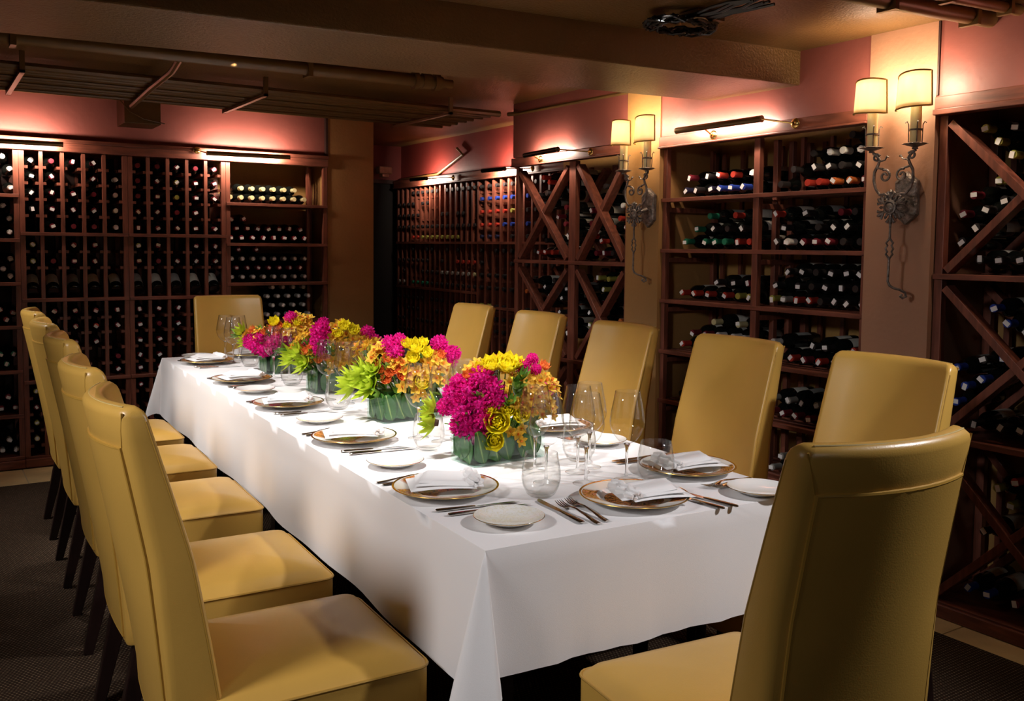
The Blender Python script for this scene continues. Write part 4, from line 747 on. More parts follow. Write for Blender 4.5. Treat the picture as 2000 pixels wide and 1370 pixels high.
def napkin_mesh():
    mb = MB(); r = random.Random(5)
    # folded stack: three staggered layers, slightly domed, with a soft rolled end
    for k, (x0, x1, y0, y1, z) in enumerate(((-.095, .055, -.062, .062, .0), (-.080, .078, -.058, .056, .007), (-.065, .052, -.052, .050, .0135))):
        def top(a, b, x0=x0, x1=x1, y0=y0, y1=y1, z=z, k=k):
            x = x0+(x1-x0)*a; y = y0+(y1-y0)*b
            e = min(1, min(a, 1-a)*9)*min(1, min(b, 1-b)*9)
            return (x+.012*(b-.5)*k, y, z+.006*e**.5+.004*math.sin(3*a+k)+.003*math.sin(5*b+2*k)*e)
        mb.grid(top, 14, 12)
        def bot(a, b, f=top):
            p = f(a, b); e = min(1, min(a, 1-a)*9)*min(1, min(b, 1-b)*9); return (p[0], p[1], p[2]-.0005-.006*e)
        mb.grid(bot, 14, 12)
    for k in range(4):
        pts = [(.052+.006*math.sin(t*2+k), -.058+.030*0+t*.116/8-.0, .012+.004*k*0) for t in range(9)]
        mb.tube([(p[0]+.010*math.cos(k*1.6), p[1], p[2]+.006*math.sin(k*1.6)) for p in pts], [.004]+[.008]*7+[.004], 8)
    mb.v = [(x*1.22, y*1.2, z*1.25) for x, y, z in mb.v]
    return mb.mesh('folded_napkin', 'napkin', angle=70)
NAP = napkin_mesh()
WGB = MB().lathe([(.0045, .1115), (.012, .1125), (.028, .122), (.043, .142), (.0515, .164), (.053, .178), (.050, .205), (.043, .240), (.0375, .270), (.0368, .2705), (.0362, .270), (.0417, .240), (.0487, .205), (.0517, .178)], 36)
_wf = len(WGB.f)
WGB.lathe([(.036, 0), (.0385, 0), (.0390, .0012), (.030, .0032), (.012, .0062), (.0060, .011)], 28, 0)
WGB.lathe([(.0060, .011), (.0052, .014), (.0042, .03), (.0042, .085), (.0052, .100), (.0095, .1105), (.0060, .1125), (0, .1118)], 28, 1)
WG = WGB.mesh('wine_glass', ['glass', 'stemglass'], angle=60)
TG = MB().lathe([(0, 0), (.030, 0), (.040, .008), (.051, .030), (.0555, .052), (.0545, .075), (.049, .105), (.0455, .124), (.0447, .1245), (.0480, .105), (.0535, .075), (.0543, .052), (.050, .032), (.039, .013), (.028, .009), (0, .008)], 36).mesh('tumbler', 'glass', angle=60)
def knife_mesh():
    mb = MB()
    # handle (ellipse sections) then flat blade, along +Y, length .24
    pts = [(0, .000), (0, .004), (0, .02), (0, .06), (0, .10), (0, .112)]; ws = [.004, .0075, .0085, .0075, .006, .005]; hs = [.002, .0038, .0042, .0038, .0034, .0025]
    vs = []; n = 10
    for (x, y), w, h in zip(pts, ws, hs): vs += [(w*math.cos(2*PI*k/n), y, .0045+h*math.sin(2*PI*k/n)) for k in range(n)]
    fs = [(i*n+k, i*n+(k+1) % n, (i+1)*n+(k+1) % n, (i+1)*n+k) for i in range(5) for k in range(n)]+[tuple(range(n)), tuple(reversed(range(5*n, 6*n)))]
    mb.add(vs, fs)
    prof = [(.110, -.005, .005), (.13, -.0065, .006), (.17, -.009, .006), (.205, -.0105, .006), (.228, -.008, .006), (.240, -.001, .004)]
    vs = []
    for y, a, b in prof: vs += [(a, y, .0032), (b, y, .0042), (b, y, .0055), (a, y, .0038)]
    fs = [(i*4+k, i*4+(k+1) % 4, (i+1)*4+(k+1) % 4, (i+1)*4+k) for i in range(5) for k in range(4)]+[(0, 1, 2, 3), (23, 22, 21, 20)]
    mb.add(vs, fs); return mb.mesh('table_knife', 'steel', angle=35)
def fork_mesh():
    mb = MB(); path = [(.0, .003, .0065, .0022), (.012, .003, .0085, .0024), (.03, .004, .007, .0026), (.07, .008, .0042, .0026), (.115, .012, .0032, .0028), (.135, .0115, .0048, .002), (.148, .007, .0115, .0013), (.158, .005, .0135, .0011)]
    n = 10; vs = []
    for y, z, w, h in path: vs += [(w*math.cos(2*PI*k/n), y, z+h*math.sin(2*PI*k/n)) for k in range(n)]
    fs = [(i*n+k, i*n+(k+1) % n, (i+1)*n+(k+1) % n, (i+1)*n+k) for i in range(len(path)-1) for k in range(n)]+[tuple(range(n)), tuple(reversed(range((len(path)-1)*n, len(path)*n)))]
    mb.add(vs, fs)
    for k in range(4):
        x = -.0105+.007*k
        mb.tube([(x, .155, .005), (x, .175, .004), (x*.98, .195, .007), (x*.95, .208, .011)], [.0019, .0017, .0015, .0007], 6)
    return mb.mesh('dinner_fork', 'steel', angle=50)
KN = knife_mesh(); FK = fork_mesh()
def put(me, name, x, y, rz, lb, cat, grp=None, z=ZT):
    o = bpy.data.objects.new(name, me); col.objects.link(o); o.location = (x, y, z); o.rotation_euler = (0, 0, rz); tag(o, lb, cat, grp); return o
def plate(x, y, rz, seat):
    o = put(PL, 'charger_plate', x, y, rz, f"white charger plate with painted baroque border, {seat}", 'plate', 'charger plates')
    link('painted_border', PLD, o); link('gilt_rim', PLG, o); link('painted_centre', PLC, o)
    return o
def bread(x, y, seat, me=BR):
    o = put(me, 'bread_plate', x, y, 0, f"small white bread plate at {seat}", 'plate', 'bread plates'); link('gilt_rim', BRG, o)
def nap(x, y, rz, seat): put(NAP, 'folded_napkin', x, y, rz, f"folded white napkin lying on the charger plate, {seat}", 'napkin', 'napkins on the chargers', ZT+.0262)
def knife(x, y, rz, seat, w): put(KN, 'table_knife', x, y, rz, f"{w} silver table knife at {seat}", 'knife', 'table knives')
def fork(x, y, rz, seat, w): put(FK, 'dinner_fork', x, y, rz, f"{w} silver fork at {seat}", 'fork', 'forks')
def wine(x, y, seat, w): put(WG, 'wine_glass', x, y, 0, f"{w} tall empty wine glass at {seat}", 'wine glass', 'wine glasses')
def tumb(x, y, seat): put(TG, 'tumbler', x, y, 0, f"empty stemless tumbler at {seat}", 'tumbler', 'stemless tumblers')
ln = ['nearest left-hand seat', 'second left-hand seat', 'middle left-hand seat', 'fourth left-hand seat', 'farthest left-hand seat']
LP = [(1.244, 2.27), (1.300, 3.052), (1.335, 3.85), (1.375, 4.661), (1.418, 5.487)]
LB = [(1.262, 2.635), (1.320, 3.443), (1.330, 4.295), None, (1.43, 5.77)]
LT = [(1.458, 2.105), (1.463, 2.793), (1.500, 3.69), (1.560, 4.44), (1.60, 5.25)]
LW = [[(1.552, 2.215), (1.600, 2.345)], [(1.565, 2.885), (1.52, 2.98), (1.65, 2.90)], [(1.58, 3.80), (1.545, 3.93), (1.66, 3.83)], [(1.60, 4.60), (1.56, 4.72)], [(1.55, 5.42), (1.62, 5.55), (1.56, 5.62)]]
for i, s in enumerate(ln):
    x, y = LP[i]; plate(x, y, .6*i, s); nap(x+.01, y-.002, [-.35, -.30, -.25, .1, .15][i], s)
    knife(x-.115, y-.17+.015, -PI/2+TY-.12, s, 'upper'); knife(x-.105, y-.205, -PI/2+TY-.06, s, 'lower')
    if i != 3: bread(*LB[i], s)
    fork(x-.12, y+.162, -PI/2+TY, s, 'inner')
    fork(x-.125, y+.192, -PI/2+TY, s, 'outer')
    tumb(*LT[i], s)
    for k, (a, b) in enumerate(LW[i]): wine(a, b, s, ['nearer', 'farther', 'right-hand'][k])
# near end seat
plate(1.645, 1.925, 2.2, 'near end seat'); nap(1.665, 1.90, 2.9, 'near end seat'); bread(1.243, 1.935, 'near end seat', BR2)
put(KN, 'butter_knife', 1.398, 1.83, -.10, 'small silver knife left of the forks at near end seat', 'knife')
fork(1.430, 1.805, -.10, 'near end seat', 'left'); fork(1.462, 1.812, -.12, 'near end seat', 'right')
knife(1.800, 1.738, .10, 'near end seat', 'left'); knife(1.846, 1.733, .14, 'near end seat', 'right')
tumb(1.838, 2.055, 'near end seat'); wine(1.650, 2.150, 'near end seat', 'left'); wine(1.780, 2.120, 'near end seat', 'right')
rn = ['nearest right-hand seat', 'second right-hand seat', 'middle right-hand seat', 'fourth right-hand seat', 'farthest right-hand seat']
RP = [(2.012, 2.105), (2.035, 2.86), (2.065, 3.65), (2.095, 4.45), (2.13, 5.22)]
RW = [[(1.713, 2.275), (1.785, 2.31)], [(1.78, 2.93), (1.73, 3.02)], [(1.83, 3.78)], [(1.86, 4.6)], [(1.88, 5.3)]]
for i, s in enumerate(rn):
    x, y = RP[i]; plate(x, y, 1+.7*i, s); nap(x-.01, y, PI-.2-.1*i, s)
    bread(x-.005, y-.30, s)
    fork(x+.105, y-.165, PI/2+TY+.10, s, 'inner'); fork(x+.115, y-.20, PI/2+TY+.02, s, 'outer')
    knife(x+.11, y+.175, PI/2+TY, s, 'inner'); knife(x+.115, y+.205, PI/2+TY, s, 'outer')
    if i < 3: tumb(*[(1.812, 2.40), (1.85, 2.80), (1.88, 3.6)][i], s)
    for k, (a, b) in enumerate(RW[i]): wine(a, b, s, ['nearer', 'farther'][k])
plate(1.74, 5.70, 0, 'far end seat'); nap(1.74, 5.70, 0, 'far end seat')
# ------------------------------------------------------------------ flowers
def petal(mb, L, Wd, cup, T, m=0, nu=4, nv=4, ruf=0, tip=.7):
    def f(a, b):
        x = (a-.5)*Wd*math.sin(PI*min(1, .12+b*.88)**tip)
        return (x, L*b*math.cos(cup*b*.5), L*math.sin(cup*b)*.9*b-abs(x)*.0+(x/Wd)**2*Wd*.8+ruf*math.sin(a*9+b*5)*Wd*.05)
    return mb.grid(f, nu, nv, m, T)
def frame_to(d, roll=0):
    d = Vector(d).normalized(); x = d.cross(Vector((0, 0, 1)));
    if x.length < .1: x = Vector((1, 0, 0))
    x.normalize(); y = d.cross(x); return Matrix((x, y, d)).transposed().to_4x4() @ RZ(roll)
r2 = random.Random(11)
def ranunculus(mname):
    mb = MB()
    for L, (rr, n, c, ln_) in enumerate(((.0, 5, 1.45, .55), (.10, 6, 1.3, .68), (.2, 7, 1.1, .82), (.28, 7, .85, .95), (.3, 7, .55, 1.05))):
        for k in range(n):
            a = 2*PI*k/n+L*.5+r2.uniform(-.1, .1); T = RZ(a) @ TR(0, rr*.5, -.25+.07*L*0) @ RX(c*.75)
            petal(mb, ln_, .75+.1*L, .9, T, ruf=1)
    mb.lathe([(0, .25), (.16, .2), (.22, .0), (.1, -.2)], 10)
    return mb.mesh('ranunculus', mname, angle=80)
def stock():
    mb = MB()
    for k in range(62):
        th = math.acos(1-2*(k+.5)/62); ph = k*2.39996
        d = Vector((math.sin(th)*math.cos(ph), math.sin(th)*math.sin(ph), math.cos(th)))
        F0 = frame_to(d, r2.uniform(0, 6)); sc = r2.uniform(.26, .36)
        for q in range(4):
            petal(mb, sc, sc*1.0, .8, TR(*(d*(.72+r2.uniform(-.08, .1)))) @ F0 @ RZ(q*PI/2) @ RX(.55+r2.uniform(-.2, .3)), nu=2, nv=2, ruf=1)
    mb.lathe([(0, .7), (.5, .5), (.68, 0), (.5, -.5), (0, -.7)], 12)
    return mb.mesh('stock_flower', 'magenta', angle=80)
def orchid():
    mb = MB()
    for q, (dx, dy, dz) in enumerate(((0, 0, .1), (.55, -.35, -.15), (-.5, -.45, .05), (.1, .6, -.2))):
        T0 = TR(dx, dy, dz) @ RZ(q*1.3) @ RX(r2.uniform(-.4, .4)) @ RY(r2.uniform(-.4, .4))
        for k in range(5): petal(mb, .62, .42, .3, T0 @ RZ(2*PI*k/5) @ RX(.12), 0, 3, 3, tip=1)
        petal(mb, .34, .34, 1.2, T0 @ RZ(PI) @ RX(.7), 1, 3, 2)
        mb.lathe([(0, .12), (.06, .08), (.04, -.1)], 6, 1, T0)
    return mb.mesh('orchid_blossoms', ['orchid', 'orchid_lip'], angle=80)
def bud():
    mb = MB().lathe([(0, .75), (.3, .6), (.62, .2), (.68, -.1), (.45, -.55), (0, -.8)], 12)
    for k in range(5): petal(mb, 1.1, .9, 1.1, RZ(2*PI*k/5) @ TR(0, .25, -.6) @ RX(1.35), nu=3, nv=3)
    return mb.mesh('ranunculus_bud', 'bud', angle=70)
def leuca():
    mb = MB()
    for L, (n, el, ln_) in enumerate(((6, 1.15, .75), (8, .75, 1.0), (8, .30, 1.15))):
        for k in range(n):
            petal(mb, ln_*.92, .46, .35, RZ(2*PI*k/n+L*.4+r2.uniform(-.1, .1)) @ TR(0, .06, 0) @ RX(el+r2.uniform(-.12, .12)), 0, 4, 5, tip=.62)
    mb.lathe([(0, .42), (.12, .36), (.2, .15), (.16, -.1)], 10, 1)
    return mb.mesh('leucadendron', ['lime', 'cone'], angle=80)
def leafy():
    mb = MB()
    for k in range(6): petal(mb, 1.1, .42, .5, RZ(2*PI*k/6+r2.uniform(-.3, .3)) @ RX(r2.uniform(.2, .9)), 0, 3, 4, tip=1)
    return mb.mesh('leaf_spray', 'midgreen', angle=80)
FM = {'st': ('stock_flower', stock(), 1.0), 'ra': ('ranunculus', ranunculus('yellow'), .95), 'ro': ('spray_rose', ranunculus('orange'), 1.05), 'or': ('orchid_blossoms', orchid(), 1.15),
      'bu': ('flower_bud', bud(), 1.0), 'lc': ('leucadendron', leuca(), 1.25), 'll': ('leaf_spray', leafy(), 1.15)}
def leaf_in_vase(mb, p, q, nrm, w, lean, h, uvs):
    pass
VD = {1: (.285, .135, .10), 2: (.285, .14, .10), 3: (.26, .15, .105), 4: (.25, .16, .10)}
VLAB = {1: 'nearest low flower arrangement, led by magenta stock and yellow ranunculus at the front', 2: 'second flower arrangement from the camera, orange roses with lime bracts at its left',
        3: 'third flower arrangement from the camera, golden orchids around one magenta spike', 4: 'farthest flower arrangement, a magenta band low at the front before the end chair'}
def quadleaf(name, parent, a, b, h, top_w, n, seed, T, lx, ly):
    # one broad leaf pressed against the glass: a,b = bottom tip and top centre
    r = random.Random(seed); vs = []; fs = []; uv = []
    NU, NV = 6, 10; a = Vector(a); b = Vector(b); ax = (b-a); side = ax.cross(n).normalized(); nn = Vector(n).normalized()
    for j in range(NV+1):
        t = j/NV; w = top_w*math.sin(PI*min(1, t*.86+.02)**.8)
        for i in range(NU+1):
            s = i/NU-.5; p = a+ax*t+side*(s*w)+nn*(.0018*math.cos(s*PI)+.0008*math.sin(t*6)); q = T.inverted() @ p; q.x = max(-lx, min(lx, q.x)); q.y = max(-ly, min(ly, q.y)); vs.append(T @ q); uv.append((i/NU, t))
    fs = [(j*(NU+1)+i, j*(NU+1)+i+1, (j+1)*(NU+1)+i+1, (j+1)*(NU+1)+i) for j in range(NV) for i in range(NU)]
    me = bpy.data.meshes.new(name); me.from_pydata([tuple(v) for v in vs], [], fs); me.materials.append(M['leaf'])
    ul = me.uv_layers.new(name='UVMap')
    for lp in me.loops: ul.data[lp.index].uv = uv[lp.vertex_index]
    me.polygons.foreach_set('use_smooth', [True]*len(me.polygons)); me.update()
    o = link(name, me, parent); s_ = o.modifiers.new('thick', 'SOLIDIFY'); s_.thickness = .0009; return o
def arrangement(k, cx, cy, items):
    root = empty('flower_arrangement', (cx, cy, ZT), 0, VLAB[k], 'flower arrangement', 'flower arrangements down the middle of the table')
    L, Wd, h = VD[k]; T = RZ(TY*1 + (.12 if k < 3 else 0)); ins = .005
    mb = MB()
    for (x0, x1, y0, y1) in ((-L/2, L/2, -Wd/2, -Wd/2+.003), (-L/2, L/2, Wd/2-.003, Wd/2), (-L/2, -L/2+.003, -Wd/2+.003, Wd/2-.003), (L/2-.003, L/2, -Wd/2+.003, Wd/2-.003)): mb.box(x0, x1, y0, y1, .0, h, 0, T)
    mb.box(-L/2+.003, L/2-.003, -Wd/2+.003, Wd/2-.003, 0, .006, 0, T); mb.build('glass_vase', 'vaseglass', root, smooth=False)
    # dark core of stems
    MB().box(-L/2+.03, L/2-.03, -Wd/2+.03, Wd/2-.03, .012, h+.02, 0, T).build('stems', 'leaf', root, smooth=False)
    r = random.Random(20+k); cs = []
    def face(n, along, base, half, cnt):
        for i in range(cnt):
            t = -half+(i+.5)*2*half/cnt; ln_ = r.choice([-.045, -.03, .03, .045])
            a = Vector(base)+Vector(along)*(t+r.uniform(-.008, .008)); b = a+Vector(along)*ln_+Vector((0, 0, h*1.12)); a.z = .004+r.random()*.008; off = Vector(n)*(-.0010-.0022*(i % 2))
            a = T @ (a+off); b = T @ (b+off); nn = T.to_3x3() @ Vector(n)
            quadleaf('vase_leaf', root, a, b, h, .070+r.random()*.018, -nn, i, T, L/2-.0045+.0001*i, Wd/2-.0045+.0001*i)
    face((0, -1, 0), (1, 0, 0), (0, -Wd/2+.006, 0), L/2-.02, 5); face((-1, 0, 0), (0, 1, 0), (-L/2+.006, 0, 0), Wd/2-.02, 3)
    face((0, 1, 0), (1, 0, 0), (0, Wd/2-.006, 0), L/2-.02, 5); face((1, 0, 0), (0, 1, 0), (L/2-.006, 0, 0), Wd/2-.02, 3)
    core = Vector((0, 0, .10))
    # hidden-side filler so the dome is complete from every side
    extra = []
    for i in range(16):
        a = -.35+i*.17; rr = .12+.03*(i % 3); extra.append((['or', 'ra', 'st', 'or', 'll', 'ro'][i % 6], math.cos(a)*rr*1.15, math.sin(a)*rr*.62+.02, .155+.07*((i*7) % 5)/4, .026 if i % 6 != 5 else .016))
    stem = MB()
    for t, x, y, z, sz in items+extra:
        nm, me, sc = FM[t]; p = Vector((x, y, z-.003)); d = (p-core).normalized(); d.z = max(d.z, -.1)
        cam = Vector((-.55, -.83, .25)); 
        if t in ('ra', 'ro', 'bu', 'or', 'lc'): d = (d+cam*.45*(1 if y < .03 else -.3)).normalized()
        m = frame_to(d, r.uniform(0, 6)); o = link(nm, me, root); q = sz*sc*(1.5 if t in ('ra', 'ro', 'or', 'lc') else (1.22 if k == 1 else 1.42))
        o.matrix_local = TR(*p) @ m @ Matrix.Diagonal((q, q, q, 1))
        c0 = core+Vector((x*.3, y*.3, -.02)); stem.tube([c0, c0.lerp(p-d*q*.4, .5)+Vector((0, 0, .008)), p-d*q*.4], .0022, 5)
    stem.build('flower_stems', 'midgreen', root)
    # foliage filling the gaps
    for i in range(18):
        a = 2*PI*i/18; rr = .095; p = Vector((math.cos(a)*rr*1.3, math.sin(a)*rr*.75, .115+.05*(i % 3))); o = link('leaf_spray', FM['ll'][1], root)
        o.matrix_local = TR(*p) @ frame_to((p-Vector((0, 0, .06))), i) @ Matrix.Diagonal((.05, .05, .05, 1))
for k, (cx, cy, items) in FLOW.items(): arrangement(int(k), cx, cy, items)

# ------------------------------------------------------------------ wall sconces
def sconce(yc, zc, xw, lb, flip=1):
    root = empty('wall_sconce', (xw, yc, zc), 0, lb, 'wall sconce', None)
    # local: d = distance from wall = -x ; y sideways ; z up
    P = lambda d, y, z: (-d, y, z)
    hexo = lambda d, s: [P(d, y*s, z) for y, z in ((0, .108*s), (-.050, .068*s), (-.050, -.068*s), (0, -.108*s), (.050, -.068*s), (.050, .068*s))]
    mb = MB(); a = hexo(.002, 1); b = hexo(.022, 1); c = hexo(.028, .86); vs = a+b+c
    fs = [tuple(reversed(range(6))), tuple(range(12, 18))]+[(i, (i+1) % 6, 6+(i+1) % 6, 6+i) for i in range(6)]+[(6+i, 6+(i+1) % 6, 12+(i+1) % 6, 12+i) for i in range(6)]
    mb.add(vs, fs); mb.build('backplate', 'iron', root, smooth=False, bevel=.002)
    MB().tube([P(.028, 0, -.01), P(.06, 0, -.02), P(.10, 0, -.04)], [.012, .009, .011], 10).build('bracket', 'iron', root)
    D = .115
    med = MB()
    TM = TR(-D, 0, -.04) @ RY(-PI/2)
    med.lathe([(0, .016), (.014, .014), (.020, .008), (.022, .012), (.028, .010), (.030, .002), (.026, -.004), (0, -.006)], 24, 0, TM)
    for k in range(6):
        aa = PI/2+k*PI/3; u = Vector((0, math.cos(aa), math.sin(aa))); w = Vector((0, -math.sin(aa), math.cos(aa))); c0 = Vector((-D, 0, -.04))
        med.tube([c0+u*.026, c0+u*.045, c0+u*.062], [.008, .006, .0075], 8)
        for s in (-1, 1):
            med.tube([c0+u*.040, c0+u*.050+w*s*.010, c0+u*.060+w*s*.016, c0+u*.056+w*s*.021], [.005, .0055, .0055, .003], 6)
        med.tube([c0+u*.060, c0+u*.070], [.009, .004], 8)
        v = (u+w*.577).normalized(); med.tube([c0+v*.028, c0+v*.046], [.006, .0045], 6); med.tube([c0+v*.044, c0+v*.052], [.0068, .003], 6)
    med.build('medallion', 'iron', root)
    # tail: strap with an open lozenge then a hook
    t = MB(); y0 = 0
    for s in (-1, 1):
        t.tube([P(D, 0, -.160), P(D, s*.004, -.168), P(D, s*.016, -.182), P(D, s*.009, -.192), P(D, s*.018, -.205), P(D, s*.009, -.218), P(D, s*.016, -.226), P(D, s*.004, -.240), P(D, 0, -.246)], .0040, 6)
    t.tube([P(D, 0, -.08), P(D, 0, -.125), P(D, 0, -.162)], [.007, .0045, .0050], 8)
    t.tube([P(D, 0, -.244), P(D, .001, -.29), P(D, .002, -.335), P(D-.004, -.004, -.352), P(D-.012, -.018, -.362), P(D-.03, -.032, -.368), P(D-.05, -.043, -.380), P(D-.055, -.044, -.395), P(D-.045, -.036, -.402), P(D-.036, -.031, -.394), P(D-.042, -.035, -.386)], [.005]*6+[.0055]*5, 8)
    t.build('tail_scroll', 'iron', root)
    for s in (1, -1):
        # S-scroll arm
        pts = [(.0, -.02), (.022, .002), (.034, .012), (.046, -.002), (.036, .002), (.050, .008), (.072, .030), (.086, .060), (.090, .095), (.078, .128), (.062, .150), (.058, .170), (.070, .192), (.088, .205), (.100, .196)]
        arm = MB(); arm.tube([P(D*(.93), s*y*1.0, z+.0) for y, z in [(.0, -.02), (.020, .004), (.036, .014), (.058, .012), (.078, .036), (.088, .070), (.086, .105), (.070, .132), (.064, .152), (.078, .172), (.0955, .180)]], [.007, .0065, .006, .006, .006, .006, .006, .006, .006, .006, .006], 8)
        def spiral(cy, cz, r0, turns, a0, sg, w=.0050):
            return [P(D*.93, s*(cy+(r0*(1-.75*i/22))*math.cos(a0+sg*turns*2*PI*i/22)), cz+(r0*(1-.75*i/22))*math.sin(a0+sg*turns*2*PI*i/22)) for i in range(23)]
        arm.tube(spiral(.038, .086, .026, 1.3, 1.2, 1), .0050, 8)
        arm.tube([P(D*.93, s*.086, .100), P(D*.93, s*.075, .120), P(D*.93, s*.048, .115)], .0050, 8)
        arm.tube(spiral(.078, .160, .017, 1.2, 2.6, -1), .0048, 8)
        arm.tube(spiral(.030, -.004, .016, 1.1, 0, -1), .0048, 8)
        arm.tube([P(D*.93, s*.062, .145), P(D*.93, s*.040, .150), P(D*.93, s*.030, .165), P(D*.93, s*.024, .160)], .0035, 6)
        arm.build('scroll_arm', 'iron', root)
        cx = -D; cy = s*.097
        TT = TR(cx, cy, .190)
        cup = MB().lathe([(0, 0), (.012, -.008), (.010, .0), (.030, .006), (.040, .010), (.043, .013), (.040, .0145), (.028, .011), (0, .010)], 24, 0, TT)
        for q in range(6):
            aa = 2*PI*q/6; cup.lathe([(0, 0), (.006, .002), (0, .005)], 6, 0, TT @ TR(.043*math.cos(aa), .043*math.sin(aa), .009))
        cu = cup.build('drip_pan', 'iron', root)
        ho = MB(); ho.lathe([(.0235, .062), (.0255, .062), (.0255, .069), (.0235, .069)], 20, 0, TT)
        for q in range(4):
            aa = PI/4+PI/2*q; e = Vector((math.cos(aa), math.sin(aa), 0)); c1 = Vector((cx, cy, .20))
            ho.tube([c1+e*.024, c1+e*.0255+Vector((0, 0, .04)), c1+e*.026+Vector((0, 0, .075)), c1+e*.032+Vector((0, 0, .088)), c1+e*.039+Vector((0, 0, .082))], .0022, 6)
        ho.build('candle_crown', 'iron', root)
        MB().lathe([(0, .010), (.0205, .010), (.0205, .175), (.016, .180), (0, .181)], 20, 0, TT).build('candle_sleeve', 'candle', root)
        bz = .190+.215
        MB().lathe([(0, -.028), (.010, -.020), (.013, -.004), (.009, .014), (0, .030)], 12, 0, TR(cx, cy, bz)).build('bulb', 'bulb', root)
        # curved half shade standing on the room side of the bulb
        def sh(a, b, o=0, s=s):
            ang = -1.2+2.4*a; hgt = .126; rr = .076+o; tilt = (.10 if s > 0 else -.06)
            z = -.068+hgt*b+(.009*math.sin(PI*a)-.006*(a-.5)*2)*b + tilt*(a-.5)*.10
            return (cx+.012-rr*(.98+.08*(1-b))*math.cos(ang), cy+rr*(.98+.10*(1-b))*math.sin(ang), bz+z)
        so = MB().grid(lambda a, b: sh(a, b), 22, 6).build('lamp_shade', 'shade', root)
        so.modifiers.new('thick', 'SOLIDIFY').thickness = .0012
        br = [sh(i/22, 0) for i in range(23)]+[sh(1, j/6) for j in range(1, 7)]+[sh(1-i/22, 1) for i in range(1, 23)]+[sh(0, 1-j/6) for j in range(1, 6)]
        MB().tube(br, .0034, 6, closed=True).build('braid', 'trim', so)
        MB().tube([(cx, cy, bz-.03), (cx-.03, cy, bz-.06), (cx-.062, cy, bz-.055)], .0016, 5).build('shade_clip', 'brass', root)
        pl = bpy.data.lights.new('sconce_bulb_light', 'POINT'); pl.energy = SCP; pl.color = (1, .80, .58); pl.shadow_soft_size = .012
        lo = bpy.data.objects.new('sconce_bulb_light', pl); col.objects.link(lo); lo.location = Vector((xw, yc, zc))+Vector((cx-.026, cy, bz+.040))
SCP = 2.7
sconce(2.300, 1.672, 3.385, 'wrought iron two-candle sconce on the near terracotta pillar beside the right edge rack')
sconce(3.868, 1.680, 3.385, 'wrought iron two-candle sconce on the middle ochre pillar between two wine racks')

# ------------------------------------------------------------------ picture lamps
def bar_lamp(a, b, n, mounts, lb, e, tubem='brassdark', drop=0):
    # a,b ends of the tube; n = unit vector towards the wall
    a = Vector(a); b = Vector(b); n = Vector(n); c = (a+b)/2
    root = empty('picture_lamp', c, 0, lb, 'picture lamp', None); r = .0165
    A = a-c; B = b-c; d = (B-A).normalized()
    up = Vector((0, 0, 1)); mb = MB(); vs = []; K = 12
    for p in (A, B):
        for rr in (r, r-.002):
            vs += [p+n*(-math.cos(t)*rr)+up*(math.sin(t)*rr) for t in [(-1.25+2.9*i/K) for i in range(K+1)]]
    W_ = K+1
    fs = [(i, i+1, 2*W_+i+1, 2*W_+i) for i in range(K)]+[(W_+i, 3*W_+i, 3*W_+i+1, W_+i+1) for i in range(K)]
    fs += [(i, W_+i, W_+i+1, i+1) for i in range(K)]+[(2*W_+i, 2*W_+i+1, 3*W_+i+1, 3*W_+i) for i in range(K)]+[(0, 2*W_, 3*W_, W_), (K, W_+K, 3*W_+K, 2*W_+K)]
    mb.add(vs, fs)
    for p, s in ((A, -1), (B, 1)): mb.tube([p, p+d*s*.004], r, 16)
    mb.build('hood', tubem, root)
    MB().tube([A+d*.02+n*.004, B-d*.02+n*.004], .006, 8).build('tube_bulb', 'ledbulb', root)
    for m in mounts:
        m = Vector(m)-c; arm = MB(); s0 = B if (m-B).length < (m-A).length else A
        if min((m-A).length, (m-B).length) > (B-A).length*.9: s0 = c*0
        near = A+d*max(0, min((B-A).length, (m-A).dot(d)))
        arm.tube([near, near.lerp(m-n*.012, .5), m-n*.012], .0042, 8); arm.build('arm', 'brass', root)
        TT = TR(*(m-n*.002)) @ frame_to(-n)
        MB().lathe([(0, .016), (.008, .014), (.010, .007), (.021, .004), (.024, 0), (0, 0)], 20, 0, TT).build('wall_rose', 'brass', root)
    ld = bpy.data.lights.new('picture_lamp_light', 'AREA'); ld.shape = 'RECTANGLE'; ld.size = (b-a).length*.9; ld.size_y = .02; ld.energy = e; ld.color = (1, .78, .64)
    lo = bpy.data.objects.new('picture_lamp_light', ld); col.objects.link(lo)
    z = -(n+Vector((0, 0, -.12))).normalized(); x = d; y = z.cross(x).normalized(); m4 = Matrix((x, y, z)).transposed().to_4x4(); m4.translation = c+n*.02
    lo.matrix_world = m4
bar_lamp((3.30, 3.578, 2.062), (3.30, 3.015, 2.061), (1, 0, 0), [(3.375, 2.88, 2.032), (3.375, 3.394, 2.028)], 'dark brass picture lamp over the middle shelf rack', LPE*.62)
bar_lamp((3.30, 4.99, 2.045), (3.30, 4.63, 2.055), (1, 0, 0), [(3.375, 4.398, 2.026), (3.375, 4.92, 2.02)], 'brass-ended picture lamp over the far cross-braced rack', LPE*.5, 'blackmetal')
bar_lamp((.22, 6.52, 2.076), (.800, 6.52, 2.080), (0, 1, 0), [(.30, 6.612, 2.10)], 'picture lamp over the back wall racks at the left edge', LPE*1.5)
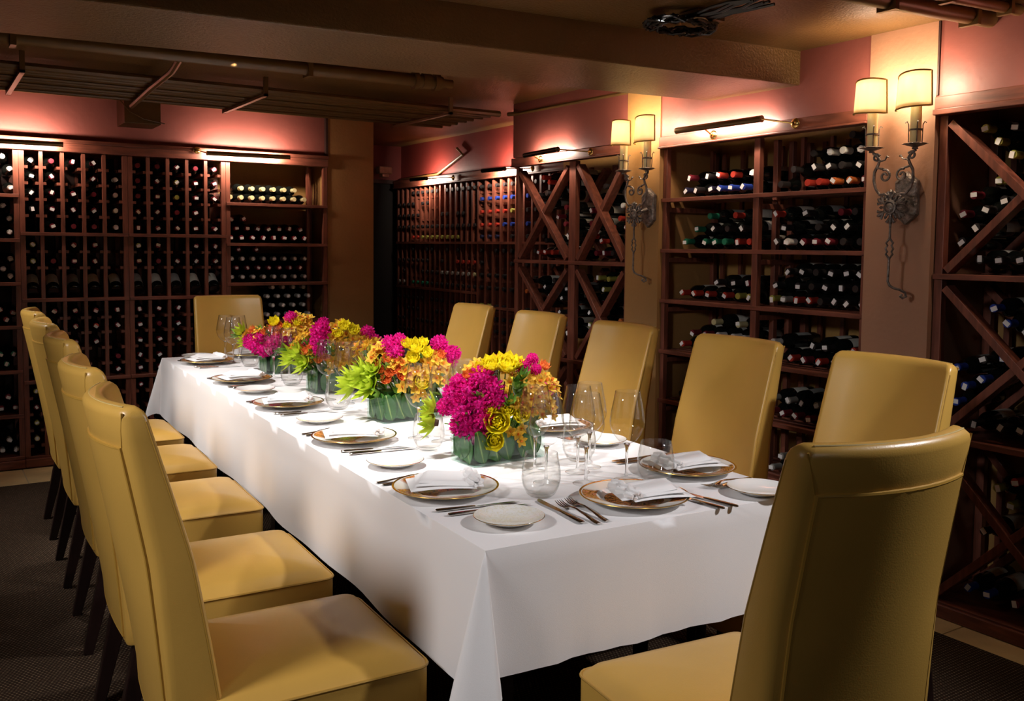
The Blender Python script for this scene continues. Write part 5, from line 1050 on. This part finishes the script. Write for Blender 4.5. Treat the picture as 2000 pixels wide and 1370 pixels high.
bar_lamp((1.70, 6.52, 2.082), (2.28, 6.52, 2.088), (0, 1, 0), [(1.655, 6.612, 2.105)], 'picture lamp over the back wall racks near the ochre pillar', LPE*1.5)
bar_lamp((3.74, 7.49, 2.05), (3.74, 7.20, 2.045), (1, 0, 0), [(3.842, 6.9, 2.04)], 'small black picture lamp at the far end of the passage rack', LPE*.9, 'blackmetal')
bar_lamp((3.74, 6.25, 2.05), (3.74, 5.93, 2.045), (1, 0, 0), [(3.842, 5.7, 2.04)], 'small black picture lamp on the passage rack nearest the cross-braced rack', LPE*1.3, 'blackmetal')
bar_lamp((3.30, 1.75, 2.07), (3.30, 1.20, 2.07), (1, 0, 0), [(3.374, 1.50, 2.04)], 'picture lamp over the right edge rack just outside the picture', LPE, 'brassdark')

# ------------------------------------------------------------------ unseen ceiling spots, two of them added as fill
def spot(x, y, z, tx, ty, tz, e, ang=70, blend=.5, size=.03, c=(1, .86, .72)):
    ld = bpy.data.lights.new('ceiling_or_fill_spot', 'SPOT'); ld.energy = e; ld.spot_size = R(ang); ld.spot_blend = blend; ld.shadow_soft_size = size; ld.color = c
    lo = bpy.data.objects.new('ceiling_or_fill_spot', ld); col.objects.link(lo); lo.location = (x, y, z)
    lo.rotation_euler = (Vector((tx, ty, tz))-Vector((x, y, z))).to_track_quat('-Z', 'Y').to_euler()
for a in SPOTS: spot(*a)
w = bpy.data.worlds.new('room_air'); scene.world = w; w.use_nodes = True
w.node_tree.nodes['Background'].inputs[0].default_value = (.05, .035, .02, 1); w.node_tree.nodes['Background'].inputs[1].default_value = .3
scene.view_settings.view_transform = 'Standard'; scene.view_settings.look = 'None'; scene.view_settings.gamma = 1; scene.view_settings.exposure = EXPO
scene.view_settings.use_curve_mapping = False
scene.cycles.transparent_max_bounces = 24; scene.cycles.max_bounces = 7; scene.cycles.diffuse_bounces = 4; scene.cycles.glossy_bounces = 4
scene.cycles.caustics_reflective = False; scene.cycles.caustics_refractive = False; scene.cycles.sample_clamp_indirect = 4
